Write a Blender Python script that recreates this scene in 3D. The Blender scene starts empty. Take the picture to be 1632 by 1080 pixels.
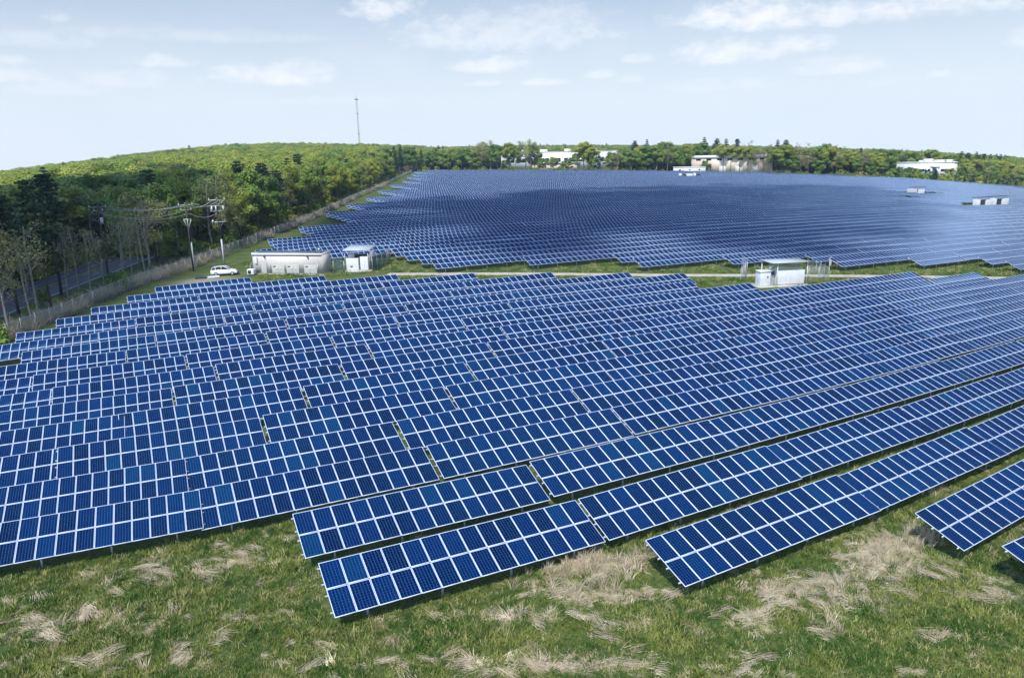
import bpy, math, random
import numpy as np
from mathutils import Vector, Matrix, Euler

R = math.radians
rng = np.random.default_rng(7)
random.seed(7)
scene = bpy.context.scene
PW, PH = 1632.0, 1080.0            # the photograph's own size

# ------------------------------------------------------------------ survey of the site
# The drone's lens bows straight lines; the site is laid out in survey coordinates (X along the panel rows,
# Y up the slope, Z up) and settled on gently rolling ground by G()/W() below.
SF, SPITCH, SROLL, SYAW = 1249.991, 0.2476067, -0.00716955, 0.5215175
SK1, SK2, SCX = -0.1976582, 0.0208957, 881.8615
CF, CPITCH, CROLL, CYAW = 1171.4868, 0.2468350, -0.0223621, 0.4690210
H = 20.82                           # camera above the ground


def _dirs(u, v, pitch, roll, yaw):
    cr, sr = math.cos(-roll), math.sin(-roll)
    u, v = cr * u - sr * v, sr * u + cr * v
    cp, sp = math.cos(pitch), math.sin(pitch)
    y = cp - v * sp
    z = -sp - v * cp
    c, s = math.cos(yaw), math.sin(yaw)
    d = np.array([c * u + s * y, -s * u + c * y, z])
    return d / np.linalg.norm(d, axis=0)


def _tan(d, pitch, roll, yaw):
    c, s = math.cos(yaw), math.sin(yaw)
    x = c * d[0] - s * d[1]
    y = s * d[0] + c * d[1]
    z = d[2]
    cp, sp = math.cos(pitch), math.sin(pitch)
    f = y * cp - z * sp
    v = -(z * cp + y * sp)
    f = np.maximum(f, 1e-3)
    u, v = x / f, v / f
    cr, sr = math.cos(roll), math.sin(roll)
    return cr * u - sr * v, sr * u + cr * v


def W(X, Y, Z=0.0):
    """survey point(s) -> scene point(s), same distance from the drone"""
    X, Y, Z = np.broadcast_arrays(np.asarray(X, float), np.asarray(Y, float), np.asarray(Z, float))
    Z = Z - H
    r = np.sqrt(X * X + Y * Y + Z * Z) + 1e-9
    az = np.arctan2(X, Y)
    el = np.arcsin(Z / r)
    ac = np.clip(az, SYAW - 0.72, SYAW + 0.68)
    ec = np.clip(el, -0.68, 0.12)
    d = np.array([np.sin(ac) * np.cos(ec), np.cos(ac) * np.cos(ec), np.sin(ec)])
    u, v = _tan(d, SPITCH, SROLL, SYAW)
    r2 = u * u + v * v
    k = 1 + SK1 * r2 + SK2 * r2 * r2
    px = SCX + SF * u * k
    py = 540 + SF * v * k
    q = _dirs((px - 816) / CF, (py - 540) / CF, CPITCH, CROLL, CYAW)
    daz = np.arctan2(q[0], q[1]) - ac
    de = np.arcsin(q[2]) - ec
    off = np.abs((az - SYAW + np.pi) % (2 * np.pi) - np.pi)
    w = np.clip((2.2 - off) / 1.2, 0, 1) * np.clip((el + 1.45) / 0.7, 0, 1)
    az2, el2 = az + daz * w, el + de * w
    return np.array([np.sin(az2) * np.cos(el2) * r, np.cos(az2) * np.cos(el2) * r, np.sin(el2) * r + H]).T


def hill(X, Y):
    """wooded rise beyond the road on the left"""
    X = np.asarray(X, float); Y = np.asarray(Y, float)
    az = np.arctan2(X, np.maximum(Y, 1)); r = np.hypot(X, Y)
    a = np.exp(-((az - 0.14) / 0.19) ** 2)
    return 11.5 * a * np.clip((r - 260) / 600, 0, 1) ** 1.2


def frame(X, Y, heading=0.0, Z=0.0, e=0.5):
    """scene pose of a survey spot: origin, unit axes and the local scale"""
    c, s = math.cos(heading), math.sin(heading)
    o = W(X, Y, Z)
    ex = (W(X + e * c, Y + e * s, Z) - W(X - e * c, Y - e * s, Z)) / (2 * e)
    ey = (W(X - e * s, Y + e * c, Z) - W(X + e * s, Y - e * c, Z)) / (2 * e)
    ez = (W(X, Y, Z + 2.0) - o) / 2.0
    return o, ex, ey, ez


def unit(v): return v / np.linalg.norm(v)


# photo pixel <-> survey ground
def und(px, py):
    a = (px - SCX) / SF; b = (py - 540) / SF; u, v = a, b
    for _ in range(60):
        r2 = u * u + v * v; k = 1 + SK1 * r2 + SK2 * r2 * r2; u, v = a / k, b / k
    return u, v


def G(px, py, z=0.0):
    """survey spot seen in the photograph at px,py on height z"""
    d = _dirs(*und(px, py), SPITCH, SROLL, SYAW)
    t = (z - H) / d[2]
    return float(d[0] * t), float(d[1] * t)


def photo_px(P):
    """where a scene point lands in the 1632-wide picture"""
    P = np.atleast_2d(P); d = (P - np.array([0, 0, H])).T
    u, v = _tan(d, CPITCH, CROLL, CYAW)
    c, s = math.cos(CYAW), math.sin(CYAW)
    fwd = s * d[0] + c * d[1]
    return 816 + CF * u, 540 + CF * v, fwd


# ------------------------------------------------------------------ camera
cam = bpy.data.objects.new('camera', bpy.data.cameras.new('camera'))
scene.collection.objects.link(cam)
cam.data.sensor_width = 36.0
cam.data.lens = CF / PW * 36.0
cam.data.clip_start = 0.5
cam.data.clip_end = 20000
fw = _dirs(0.0, 0.0, CPITCH, CROLL, CYAW)
rt = _dirs(1e-4, 0.0, CPITCH, CROLL, CYAW) - fw; rt /= np.linalg.norm(rt)
up = np.cross(rt, fw)
cam.matrix_world = Matrix(((rt[0], up[0], -fw[0], 0), (rt[1], up[1], -fw[1], 0), (rt[2], up[2], -fw[2], H), (0, 0, 0, 1)))
scene.camera = cam

# ------------------------------------------------------------------ light
SUN_EL = R(57)
SUN_DIR = np.array([-0.72, -0.70]); SUN_DIR /= np.linalg.norm(SUN_DIR)      # horizontal direction towards the sun
TO_SUN = np.array([SUN_DIR[0] * math.cos(SUN_EL), SUN_DIR[1] * math.cos(SUN_EL), math.sin(SUN_EL)])
sun = bpy.data.lights.new('sun', 'SUN'); sun.energy = 5.0; sun.angle = R(0.6); sun.color = (1.0, 0.955, 0.88)
so = bpy.data.objects.new('sun', sun); scene.collection.objects.link(so)
so.rotation_euler = Vector(-TO_SUN).to_track_quat('-Z', 'Y').to_euler()

world = bpy.data.worlds.new('World'); scene.world = world; world.use_nodes = True
wt = world.node_tree; wt.nodes.clear()


class NT:
    """tiny node helper"""
    def __init__(s, tree): s.t = tree
    def n(s, kind, inputs=None, **props):
        nd = s.t.nodes.new(kind)
        for k, v in props.items(): setattr(nd, k, v)
        for k, v in (inputs or {}).items():
            if isinstance(v, bpy.types.NodeSocket): s.t.links.new(v, nd.inputs[k])
            else: nd.inputs[k].default_value = v
        return nd
    def m(s, op, a, b=0.0, c=None, clamp=False):
        ins = {0: a, 1: b}
        if c is not None: ins[2] = c
        return s.n('ShaderNodeMath', ins, operation=op, use_clamp=clamp).outputs[0]
    def mix(s, f, a, b, kind='MIX'):
        nd = s.t.nodes.new('ShaderNodeMix'); nd.data_type = 'RGBA'; nd.blend_type = kind
        for i, v in ((0, f), (6, a), (7, b)):
            if isinstance(v, bpy.types.NodeSocket): s.t.links.new(v, nd.inputs[i])
            elif i and len(v) == 3: nd.inputs[i].default_value = (*v, 1)
            else: nd.inputs[i].default_value = v
        return nd.outputs[2]
    def smooth(s, v, lo, hi, a=0.0, b=1.0):
        return s.n('ShaderNodeMapRange', {0: v, 1: lo, 2: hi, 3: a, 4: b}, interpolation_type='SMOOTHSTEP').outputs[0]


N = NT(wt)
sky = N.n('ShaderNodeTexSky', sky_type='NISHITA', sun_disc=False, sun_elevation=SUN_EL,
          sun_rotation=math.atan2(SUN_DIR[0], SUN_DIR[1]), altitude=50.0, air_density=1.0, dust_density=0.8, ozone_density=1.5)
tc = N.n('ShaderNodeTexCoord')
sep = N.n('ShaderNodeSeparateXYZ', {0: tc.outputs['Generated']})
azn = N.m('ARCTAN2', sep.outputs[0], sep.outputs[1])
eln = N.m('ARCSINE', sep.outputs[2])
co = N.n('ShaderNodeCombineXYZ', {0: azn, 1: N.m('MULTIPLY', eln, 1.8), 2: 0.0})
nz = N.n('ShaderNodeTexNoise', {'Vector': co.outputs[0], 'Scale': 34.0, 'Detail': 8.0, 'Roughness': 0.6})
nz2 = N.n('ShaderNodeTexNoise', {'Vector': co.outputs[0], 'Scale': 7.0, 'Detail': 5.0, 'Roughness': 0.55})
# cumulus: azimuth, elevation, half-widths (radians) and density, as they stand over the site
clouds = [(610, 12, 45, 20, .95), (435, 120, 72, 18, .8), (485, 110, 30, 16, .7), (400, 126, 40, 10, .6), (800, 48, 140, 36, .62), (880, 30, 60, 30, .5),
          (700, 62, 50, 16, .45), (790, 103, 55, 14, .75), (770, 133, 25, 6, .5), (868, 131, 28, 7, .7), (958, 118, 22, 8, .55),
          (1015, 92, 22, 9, .5), (1190, 24, 82, 24, 1.05), (1160, 82, 62, 20, .85), (1268, 70, 44, 15, .8), (1370, 20, 170, 18, .85),
          (1330, 105, 50, 15, .6), (1410, 130, 20, 8, .4), (1497, 118, 12, 7, .7), (1626, 62, 16, 14, .6), (262, 98, 32, 10, .6),
          (190, 125, 60, 16, .4), (90, 140, 60, 12, .35), (20, 118, 40, 14, .5), (60, 60, 60, 16, .35), (15, 95, 25, 8, .45),
          (1002, 125, 20, 8, .45), (1150, 135, 70, 12, .35), (90, 25, 16, 9, .45), (300, 55, 170, 12, .3), (540, 160, 90, 8, .22), (1560, 10, 60, 12, .5)]
tot = None
wob = N.m('MULTIPLY', N.m('SUBTRACT', nz.outputs[0], 0.5), 3.9)
for cx, cy, rx, ry, k in clouds:
    d = _dirs((cx - 816) / CF, (cy - 540) / CF, CPITCH, CROLL, CYAW)
    a0, e0 = math.atan2(d[0], d[1]), math.asin(d[2])
    ce = math.cos(e0)
    da = N.m('MULTIPLY', N.m('SUBTRACT', azn, a0), CF * 0.93 / (rx * 1.15))
    dd = N.m('MULTIPLY', N.m('SUBTRACT', eln, e0 - ry * 0.25 / CF), CF / (ry * 1.15))
    dn = N.m('MULTIPLY', N.m('MINIMUM', dd, 0.0), 1.9)                     # flat undersides
    dd = N.m('ADD', N.m('MAXIMUM', dd, 0.0), dn)
    r2 = N.m('ADD', N.m('MULTIPLY', da, da), N.m('MULTIPLY', dd, dd))
    v = N.m('MULTIPLY', N.smooth(N.m('ADD', r2, wob), 1.55, -0.65), k)
    tot = v if tot is None else N.m('MAXIMUM', tot, v)
# the rest of the sky: unseen cloud patch added overhead, kept left to lighten near panels
coh = N.n('ShaderNodeVectorMath', {0: tc.outputs['Generated'], 1: (1, 1, 1.6)}, operation='MULTIPLY')
nz3 = N.n('ShaderNodeTexNoise', {'Vector': coh.outputs[0], 'Scale': 3.1, 'Detail': 8.0, 'Roughness': 0.58, 'Distortion': 0.3})
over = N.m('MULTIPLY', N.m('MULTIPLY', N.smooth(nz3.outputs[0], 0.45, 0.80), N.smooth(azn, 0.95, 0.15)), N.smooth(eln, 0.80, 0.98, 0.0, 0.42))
wisp = N.m('MULTIPLY', N.smooth(nz2.outputs[0], 0.35, 0.8), 0.16)
bn = N.n('ShaderNodeTexNoise', {'Vector': coh.outputs[0], 'Scale': 2.2, 'Detail': 4.0, 'Roughness': 0.5}).outputs[0]
e0 = N.m('SUBTRACT', 0.778, N.m('MULTIPLY', N.m('POWER', N.m('MAXIMUM', N.m('SUBTRACT', azn, 0.2), 0.0), 1.1), 0.43))   # top of an unseen bright band, added and shaped to brighten panel reflections
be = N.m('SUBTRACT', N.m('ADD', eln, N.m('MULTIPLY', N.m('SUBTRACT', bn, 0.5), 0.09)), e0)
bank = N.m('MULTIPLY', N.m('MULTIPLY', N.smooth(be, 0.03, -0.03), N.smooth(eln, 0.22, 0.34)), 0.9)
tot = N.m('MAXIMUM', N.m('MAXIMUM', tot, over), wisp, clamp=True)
SKYK = 0.10
skyc = N.n('ShaderNodeVectorMath', {0: sky.outputs[0], 3: SKYK}, operation='SCALE').outputs[0]
skyc = N.mix(N.smooth(eln, 0.18, 0.42), skyc, N.mix(1.0, skyc, (0.10, 0.34, 0.82), 'MULTIPLY'))
hazef = N.smooth(eln, 0.34, -0.06, 0.0, 1.0)
base = N.mix(hazef, skyc, (0.755, 0.815, 0.915))
spot = N.m('ADD', N.m('POWER', N.m('MULTIPLY', N.m('SUBTRACT', azn, 1.21), 1 / .05), 2.0), N.m('POWER', N.m('MULTIPLY', N.m('SUBTRACT', eln, .385), 1 / .045), 2.0))  # bright blob added above the view, to be mirrored in the right-hand far panels
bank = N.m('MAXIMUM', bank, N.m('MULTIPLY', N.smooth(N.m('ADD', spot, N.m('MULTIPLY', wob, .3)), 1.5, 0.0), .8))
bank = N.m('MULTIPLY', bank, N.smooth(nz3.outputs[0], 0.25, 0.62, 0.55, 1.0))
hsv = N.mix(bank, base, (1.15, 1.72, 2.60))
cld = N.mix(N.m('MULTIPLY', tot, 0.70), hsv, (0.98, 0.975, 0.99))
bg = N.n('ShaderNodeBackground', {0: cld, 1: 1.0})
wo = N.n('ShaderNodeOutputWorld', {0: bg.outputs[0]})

scene.view_settings.view_transform = 'Standard'
scene.view_settings.look = 'None'
scene.view_settings.exposure = 0.22
scene.view_settings.gamma = 1.0
scene.cycles.max_bounces = 6
scene.cycles.transparent_max_bounces = 24
scene.cycles.diffuse_bounces = 3

# ------------------------------------------------------------------ helpers
COL = scene.collection


def tag(o, label=None, cat=None, group=None, kind=None):
    if label: o['label'] = label
    if cat: o['category'] = cat
    if group: o['group'] = group
    if kind: o['kind'] = kind
    return o


def empty(name, loc=(0, 0, 0)):
    o = bpy.data.objects.new(name, None); COL.objects.link(o); o.location = loc; o.empty_display_size = 0.5
    return o


def make_mesh(name, V, F, mats, mi=None, uv=None, col=None, smooth=False):
    """V (n,3); F list of index arrays (m,3) and/or (m,4); mi one index array per F array"""
    V = np.asarray(V, np.float32); F = [np.asarray(f, np.int32) for f in F if len(f)]
    me = bpy.data.meshes.new(name)
    me.vertices.add(len(V)); me.vertices.foreach_set('co', V.ravel())
    nl = sum(f.size for f in F); npoly = sum(len(f) for f in F)
    me.loops.add(nl); me.loops.foreach_set('vertex_index', np.concatenate([f.ravel() for f in F]))
    me.polygons.add(npoly)
    tl = np.concatenate([np.full(len(f), f.shape[1], np.int32) for f in F])
    me.polygons.foreach_set('loop_start', np.concatenate([[0], np.cumsum(tl)[:-1]]).astype(np.int32))
    for m in mats: me.materials.append(m)
    if mi is not None: me.polygons.foreach_set('material_index', np.concatenate([np.asarray(x, np.int32) for x in mi]))
    if smooth: me.polygons.foreach_set('use_smooth', np.ones(npoly, bool))
    if uv is not None:
        l = me.uv_layers.new(name='UVMap'); l.data.foreach_set('uv', np.asarray(uv, np.float32).ravel())
    if col is not None:
        a = me.color_attributes.new('tint', 'FLOAT_COLOR', 'POINT')
        c = np.ones((len(V), 4), np.float32); c[:, :col.shape[1]] = col; a.data.foreach_set('color', c.ravel())
    me.update(calc_edges=True); me.validate()
    return me


def obj(name, me, parent=None, loc=(0, 0, 0), rot=(0, 0, 0)):
    o = bpy.data.objects.new(name, me); COL.objects.link(o); o.location = loc; o.rotation_euler = rot
    if parent is not None: o.parent = parent
    return o


class MB:
    """collects boxes, prisms, tubes into one mesh"""
    def __init__(s): s.V = []; s.T = []; s.Q = []; s.tm = []; s.qm = []; s.n = 0
    def add(s, V, T=(), Q=(), m=0):
        V = np.asarray(V, float)
        for t in T: s.T.append([i + s.n for i in t]); s.tm.append(m)
        for q in Q: s.Q.append([i + s.n for i in q]); s.qm.append(m)
        s.V.append(V); s.n += len(V); return s
    def box(s, x0, x1, y0, y1, z0, z1, m=0, bev=0.0):
        if bev > 0:
            b = min(bev, (x1 - x0) / 3, (y1 - y0) / 3, (z1 - z0) / 3)
            bm = bmesh_new_box(x0, x1, y0, y1, z0, z1, b)
            V, T, Q = bm; return s.add(V, T, Q, m)
        V = [(x0, y0, z0), (x1, y0, z0), (x1, y1, z0), (x0, y1, z0), (x0, y0, z1), (x1, y0, z1), (x1, y1, z1), (x0, y1, z1)]
        return s.add(V, (), [(0, 3, 2, 1), (4, 5, 6, 7), (0, 1, 5, 4), (1, 2, 6, 5), (2, 3, 7, 6), (3, 0, 4, 7)], m)
    def tube(s, P, Rr, n=6, m=0, cap=True):
        P = np.asarray(P, float); Rr = np.broadcast_to(np.asarray(Rr, float), (len(P),))
        t = np.gradient(P, axis=0); t /= np.linalg.norm(t, axis=1)[:, None] + 1e-9
        ref = np.where(np.abs(t[:, 2:3]) > 0.9, np.array([[1., 0, 0]]), np.array([[0, 0, 1.]]))
        a = np.cross(t, ref); a /= np.linalg.norm(a, axis=1)[:, None]
        b = np.cross(t, a)
        th = np.arange(n) * 2 * np.pi / n
        V = (P[:, None] + Rr[:, None, None] * (np.cos(th)[None, :, None] * a[:, None] + np.sin(th)[None, :, None] * b[:, None])).reshape(-1, 3)
        Q = []
        for i in range(len(P) - 1):
            for j in range(n): Q.append((i * n + j, i * n + (j + 1) % n, (i + 1) * n + (j + 1) % n, (i + 1) * n + j))
        s.add(V, (), Q, m)
        if cap and n >= 3:
            for base, rev in ((0, True), ((len(P) - 1) * n, False)):
                c = s.n; s.V.append(P[[0 if rev else -1]]); s.n += 1
                o = c - len(V) if rev else c - len(V) - 1
                for j in range(n):
                    k = (o + base + j, o + base + (j + 1) % n, c)
                    s.T.append(list(k if not rev else k[::-1])); s.tm.append(m)
        return s
    def mesh(s, name, mats, smooth=False):
        V = np.concatenate(s.V); F = []; mi = []
        if s.T: F.append(s.T); mi.append(s.tm)
        if s.Q: F.append(s.Q); mi.append(s.qm)
        return make_mesh(name, V, F, mats if isinstance(mats, (list, tuple)) else [mats], mi, smooth=smooth)


def bmesh_new_box(x0, x1, y0, y1, z0, z1, b):
    import bmesh
    bm = bmesh.new(); bmesh.ops.create_cube(bm, size=1.0)
    for v in bm.verts: v.co = ((x0 + x1) / 2 + v.co.x * (x1 - x0), (y0 + y1) / 2 + v.co.y * (y1 - y0), (z0 + z1) / 2 + v.co.z * (z1 - z0))
    bmesh.ops.bevel(bm, geom=bm.edges[:], offset=b, segments=2, profile=0.6, affect='EDGES')
    bm.verts.ensure_lookup_table()
    V = [tuple(v.co) for v in bm.verts]; T = []; Q = []
    for f in bm.faces:
        i = [v.index for v in f.verts]
        if len(i) == 3: T.append(i)
        elif len(i) == 4: Q.append(i)
        else:
            for k in range(1, len(i) - 1): T.append((i[0], i[k], i[k + 1]))
    bm.free(); return V, T, Q


def place(o, X, Y, heading=0.0, Z=0.0, tilt=False, sc=1.0):
    p, ex, ey, ez = frame(X, Y, heading, Z)
    if tilt:
        x = unit(ex); y = unit(ey - x * ex.dot(x) * 0 - x * ey.dot(x)); z = np.cross(x, y)
        M = Matrix(((x[0], y[0], z[0]), (x[1], y[1], z[1]), (x[2], y[2], z[2])))
        o.rotation_euler = M.to_euler(); o.scale = (np.linalg.norm(ex) * sc, np.linalg.norm(ey) * sc, np.linalg.norm(ez) * sc)
    else:
        o.rotation_euler = (0, 0, math.atan2(ex[1], ex[0])); s = np.linalg.norm(ez) * sc
        o.scale = (np.linalg.norm(ex) * sc, np.linalg.norm(ey) * sc, s)
    o.location = p
    return o


def mat(name, color=(0.5, 0.5, 0.5), rough=0.6, metal=0.0, noise=0.0, nscale=3.0, bump=0.0, spec=0.5):
    m = bpy.data.materials.new(name); m.use_nodes = True; t = m.node_tree; K = NT(t)
    b = t.nodes['Principled BSDF']; b.inputs['Roughness'].default_value = rough; b.inputs['Metallic'].default_value = metal
    b.inputs['Specular IOR Level'].default_value = spec
    c = (*color, 1)
    if noise > 0:
        co = K.n('ShaderNodeTexCoord').outputs['Object']
        nz = K.n('ShaderNodeTexNoise', {'Vector': co, 'Scale': nscale, 'Detail': 6.0, 'Roughness': 0.65}).outputs[0]
        f = K.smooth(nz, 0.3, 0.7)
        lo = tuple(x * (1 - noise) for x in color); hi = tuple(min(1, x * (1 + noise * 0.6)) for x in color)
        t.links.new(K.mix(f, lo, hi), b.inputs['Base Color'])
        if bump > 0:
            bn = K.n('ShaderNodeBump', {'Height': nz, 'Strength': bump, 'Distance': 0.05}); t.links.new(bn.outputs[0], b.inputs['Normal'])
    else: b.inputs['Base Color'].default_value = c
    return m


ORD1 = 'zeroth first second third fourth fifth sixth seventh eighth ninth tenth eleventh twelfth thirteenth fourteenth fifteenth sixteenth seventeenth eighteenth nineteenth'.split()
TENS = ' - twenty thirty forty fifty sixty seventy eighty ninety'.split(' ')[1:]
TENTH = {20: 'twentieth', 30: 'thirtieth', 40: 'fortieth', 50: 'fiftieth', 60: 'sixtieth', 70: 'seventieth', 80: 'eightieth', 90: 'ninetieth'}
TENW = {2: 'twenty', 3: 'thirty', 4: 'forty', 5: 'fifty', 6: 'sixty', 7: 'seventy', 8: 'eighty', 9: 'ninety'}


def ordw(n):
    if n < 20: return ORD1[n]
    if n >= 100: return 'hundred-and-' + ordw(n - 100) if n > 100 else 'hundredth'
    return TENTH[n] if n % 10 == 0 else TENW[n // 10] + '-' + ORD1[n % 10]


M = {}
M['alu'] = mat('aluminium', (0.55, 0.62, 0.73), 0.45, 0.1)
M['galv'] = mat('galvanised_steel', (0.50, 0.52, 0.54), 0.5, 0.5, 0.15, 8)
M['white'] = mat('white_paint', (0.66, 0.68, 0.69), 0.45, 0, 0.08, 1.5)
M['offwhite'] = mat('offwhite_cladding', (0.70, 0.70, 0.68), 0.6, 0, 0.12, 0.8)
M['beige'] = mat('beige_cladding', (0.50, 0.45, 0.40), 0.65, 0, 0.10, 1.2)
M['beige2'] = mat('beige_trim', (0.49, 0.47, 0.445), 0.6, 0, 0.05, 2.0)
M['tanwall'] = mat('tan_wall', (0.66, 0.55, 0.44), 0.7, 0, 0.1, 0.2)
M['dark'] = mat('dark_steel', (0.03, 0.035, 0.045), 0.5, 0.2, 0.2, 4)
M['roofdark'] = mat('dark_roof', (0.05, 0.06, 0.085), 0.6, 0, 0.3, 1)
M['concrete'] = mat('concrete', (0.42, 0.41, 0.38), 0.9, 0, 0.2, 2.0, 0.3)
M['glassdark'] = mat('dark_glass', (0.015, 0.02, 0.028), 0.08)
M['rubber'] = mat('rubber', (0.015, 0.015, 0.015), 0.8)
M['poledark'] = mat('weathered_wood', (0.055, 0.042, 0.035), 0.9, 0, 0.4, 5, 0.3)
M['polelight'] = mat('grey_wood', (0.34, 0.30, 0.26), 0.85, 0, 0.25, 4, 0.3)
M['conduit'] = mat('pale_conduit', (0.40, 0.43, 0.45), 0.5, 0, 0.05)
M['wire'] = mat('aluminium_wire', (0.45, 0.48, 0.50), 0.4, 0.4)
M['mast'] = mat('mast_steel', (0.16, 0.18, 0.21), 0.6, 0.3)
M['sand'] = mat('dry_earth', (0.42, 0.36, 0.28), 0.95, 0, 0.2, 0.5)


M['canopyroof'] = mat('canopy_roof', (0.34, 0.38, 0.42), 0.5, 0.0, 0.1, 1.0)
def carpaint():
    m = mat('silver_white_paint', (0.78, 0.79, 0.80), 0.3, 0.0); m.node_tree.nodes['Principled BSDF'].inputs['Coat Weight'].default_value = 0.8
    return m
M['car'] = carpaint()


def panel_mat():
    m = bpy.data.materials.new('photovoltaic_glass'); m.use_nodes = True; t = m.node_tree; K = NT(t); b = t.nodes['Principled BSDF']
    uv = K.n('ShaderNodeUVMap', uv_map='UVMap').outputs[0]
    s = K.n('ShaderNodeSeparateXYZ', {0: uv})
    fu, fv = K.m('FRACT', s.outputs[0]), K.m('FRACT', s.outputs[1])
    # module glass 0.932 x 1.59 m, six by ten cells inside a white backsheet border
    def edge(f, size, margin):
        d = K.m('MINIMUM', f, K.m('SUBTRACT', 1.0, f)); return K.m('LESS_THAN', K.m('MULTIPLY', d, size), margin)
    border = K.m('MAXIMUM', edge(fu, 0.952, 0.011), edge(fv, 1.615, 0.018))
    cu = K.m('FRACT', K.m('MULTIPLY', K.m('SUBTRACT', K.m('MULTIPLY', fu, 0.944), 0.014), 6 / 0.916))
    cv = K.m('FRACT', K.m('MULTIPLY', K.m('SUBTRACT', K.m('MULTIPLY', fv, 1.607), 0.022), 10 / 1.563))
    gap = K.m('MAXIMUM', edge(cu, 0.149, 0.0050), edge(cv, 0.153, 0.0022))
    bus = K.m('MAXIMUM', K.m('LESS_THAN', K.m('ABSOLUTE', K.m('SUBTRACT', cu, 0.25)), 0.010), K.m('LESS_THAN', K.m('ABSOLUTE', K.m('SUBTRACT', cu, 0.75)), 0.010))
    oi = K.n('ShaderNodeObjectInfo').outputs['Random']
    fl = K.n('ShaderNodeCombineXYZ', {0: K.m('FLOOR', s.outputs[0]), 1: K.m('FLOOR', s.outputs[1]), 2: K.m('MULTIPLY', oi, 57.3)})
    wn = K.n('ShaderNodeTexWhiteNoise', {'Vector': fl.outputs[0]}, noise_dimensions='3D')
    r = K.n('ShaderNodeValToRGB', {0: wn.outputs['Value']})
    cr = r.color_ramp; cr.interpolation = 'LINEAR'
    cr.elements[0].color = (0.0002, 0.0018, 0.017, 1); cr.elements[1].color = (0.0008, 0.028, 0.080, 1)
    e = cr.elements.new(0.45); e.color = (0.0002, 0.0040, 0.038, 1)
    e = cr.elements.new(0.86); e.color = (0.0003, 0.011, 0.068, 1)
    # crystal grain per cell
    cc = K.n('ShaderNodeVectorMath', {0: uv, 1: (6.0, 10.0, 1.0)}, operation='MULTIPLY').outputs[0]
    vor = K.n('ShaderNodeTexVoronoi', {'Vector': cc, 'Scale': 2.6}, voronoi_dimensions='2D')
    g = K.n('ShaderNodeSeparateColor', {0: vor.outputs['Color']}).outputs[0]
    # tables taken from different batches, and thin dust
    dust = K.n('ShaderNodeTexNoise', {'Vector': K.n('ShaderNodeNewGeometry').outputs['Position'], 'Scale': 0.055, 'Detail': 3.0}).outputs[0]
    cell = K.mix(K.m('MULTIPLY', g, 0.35), r.outputs[0], (0.0004, 0.013, 0.060))
    cell = K.mix(K.smooth(dust, 0.40, 0.68, 0.0, 0.6), cell, (0.0004, 0.017, 0.068))
    c1 = K.mix(K.m('MULTIPLY', bus, 0.5), cell, (0.04, 0.14, 0.33))
    c2 = K.mix(K.m('MULTIPLY', gap, 0.8), c1, (0.05, 0.17, 0.40))
    c3 = K.mix(border, c2, (0.46, 0.56, 0.72))
    t.links.new(c3, b.inputs['Base Color'])
    b.inputs['Roughness'].default_value = 0.05
    b.inputs['IOR'].default_value = 1.50
    b.inputs['Specular Tint'].default_value = (0.12, 0.48, 1.0, 1)
    b.inputs['Specular IOR Level'].default_value = 0.5
    return m
M['pv'] = panel_mat()


def fence_mat(name, color, dens, scale):
    m = bpy.data.materials.new(name); m.use_nodes = True; t = m.node_tree; K = NT(t); b = t.nodes['Principled BSDF']
    b.inputs['Base Color'].default_value = (*color, 1); b.inputs['Metallic'].default_value = 0.3; b.inputs['Roughness'].default_value = 0.5
    tr = K.n('ShaderNodeBsdfTransparent'); uv = K.n('ShaderNodeUVMap', uv_map='UVMap').outputs[0]
    s = K.n('ShaderNodeSeparateXYZ', {0: uv})
    a = K.m('FRACT', K.m('MULTIPLY', K.m('ADD', s.outputs[0], s.outputs[1]), scale)); c = K.m('FRACT', K.m('MULTIPLY', K.m('SUBTRACT', s.outputs[0], s.outputs[1]), scale))
    f = K.m('MAXIMUM', K.m('LESS_THAN', a, dens), K.m('LESS_THAN', c, dens))
    mx = K.n('ShaderNodeMixShader', {0: f, 1: tr.outputs[0], 2: b.outputs[0]}); t.links.new(mx.outputs[0], t.nodes['Material Output'].inputs[0])
    return m
M['chain'] = fence_mat('chain_link', (0.42, 0.44, 0.46), 0.13, 12.0)
M['chaindark'] = fence_mat('slatted_chain_link', (0.07, 0.13, 0.16), 0.42, 9.0)


def leaf_mat(name, c1, c2, trans=0.27):
    m = bpy.data.materials.new(name); m.use_nodes = True; t = m.node_tree; K = NT(t); b = t.nodes['Principled BSDF']
    oi = K.n('ShaderNodeObjectInfo').outputs['Random']
    ge = K.n('ShaderNodeTexCoord').outputs['Object']
    nz = K.n('ShaderNodeTexNoise', {'Vector': ge, 'Scale': 0.55, 'Detail': 4.0}).outputs[0]
    tree = K.mix(oi, c1, c2)
    f = K.smooth(nz, 0.32, 0.68)
    v = K.n('ShaderNodeHueSaturation', {'Hue': K.m('ADD', 0.485, K.m('MULTIPLY', f, 0.03)), 'Value': K.m('ADD', 0.72, K.m('MULTIPLY', f, 0.62)), 'Saturation': 1.0, 'Color': tree}).outputs[0]
    t.links.new(v, b.inputs['Base Color']); b.inputs['Roughness'].default_value = 0.65; b.inputs['Specular IOR Level'].default_value = 0.25
    tl = K.n('ShaderNodeBsdfTranslucent', {0: K.mix(0.5, v, (0.16, 0.22, 0.02))})
    mx = K.n('ShaderNodeMixShader', {0: trans, 1: b.outputs[0], 2: tl.outputs[0]}); t.links.new(mx.outputs[0], t.nodes['Material Output'].inputs[0])
    return m
M['leafA'] = leaf_mat('spring_leaves', (0.20, 0.27, 0.035), (0.33, 0.35, 0.055))
M['leafB'] = leaf_mat('green_leaves', (0.11, 0.20, 0.036), (0.20, 0.28, 0.05))
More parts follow.
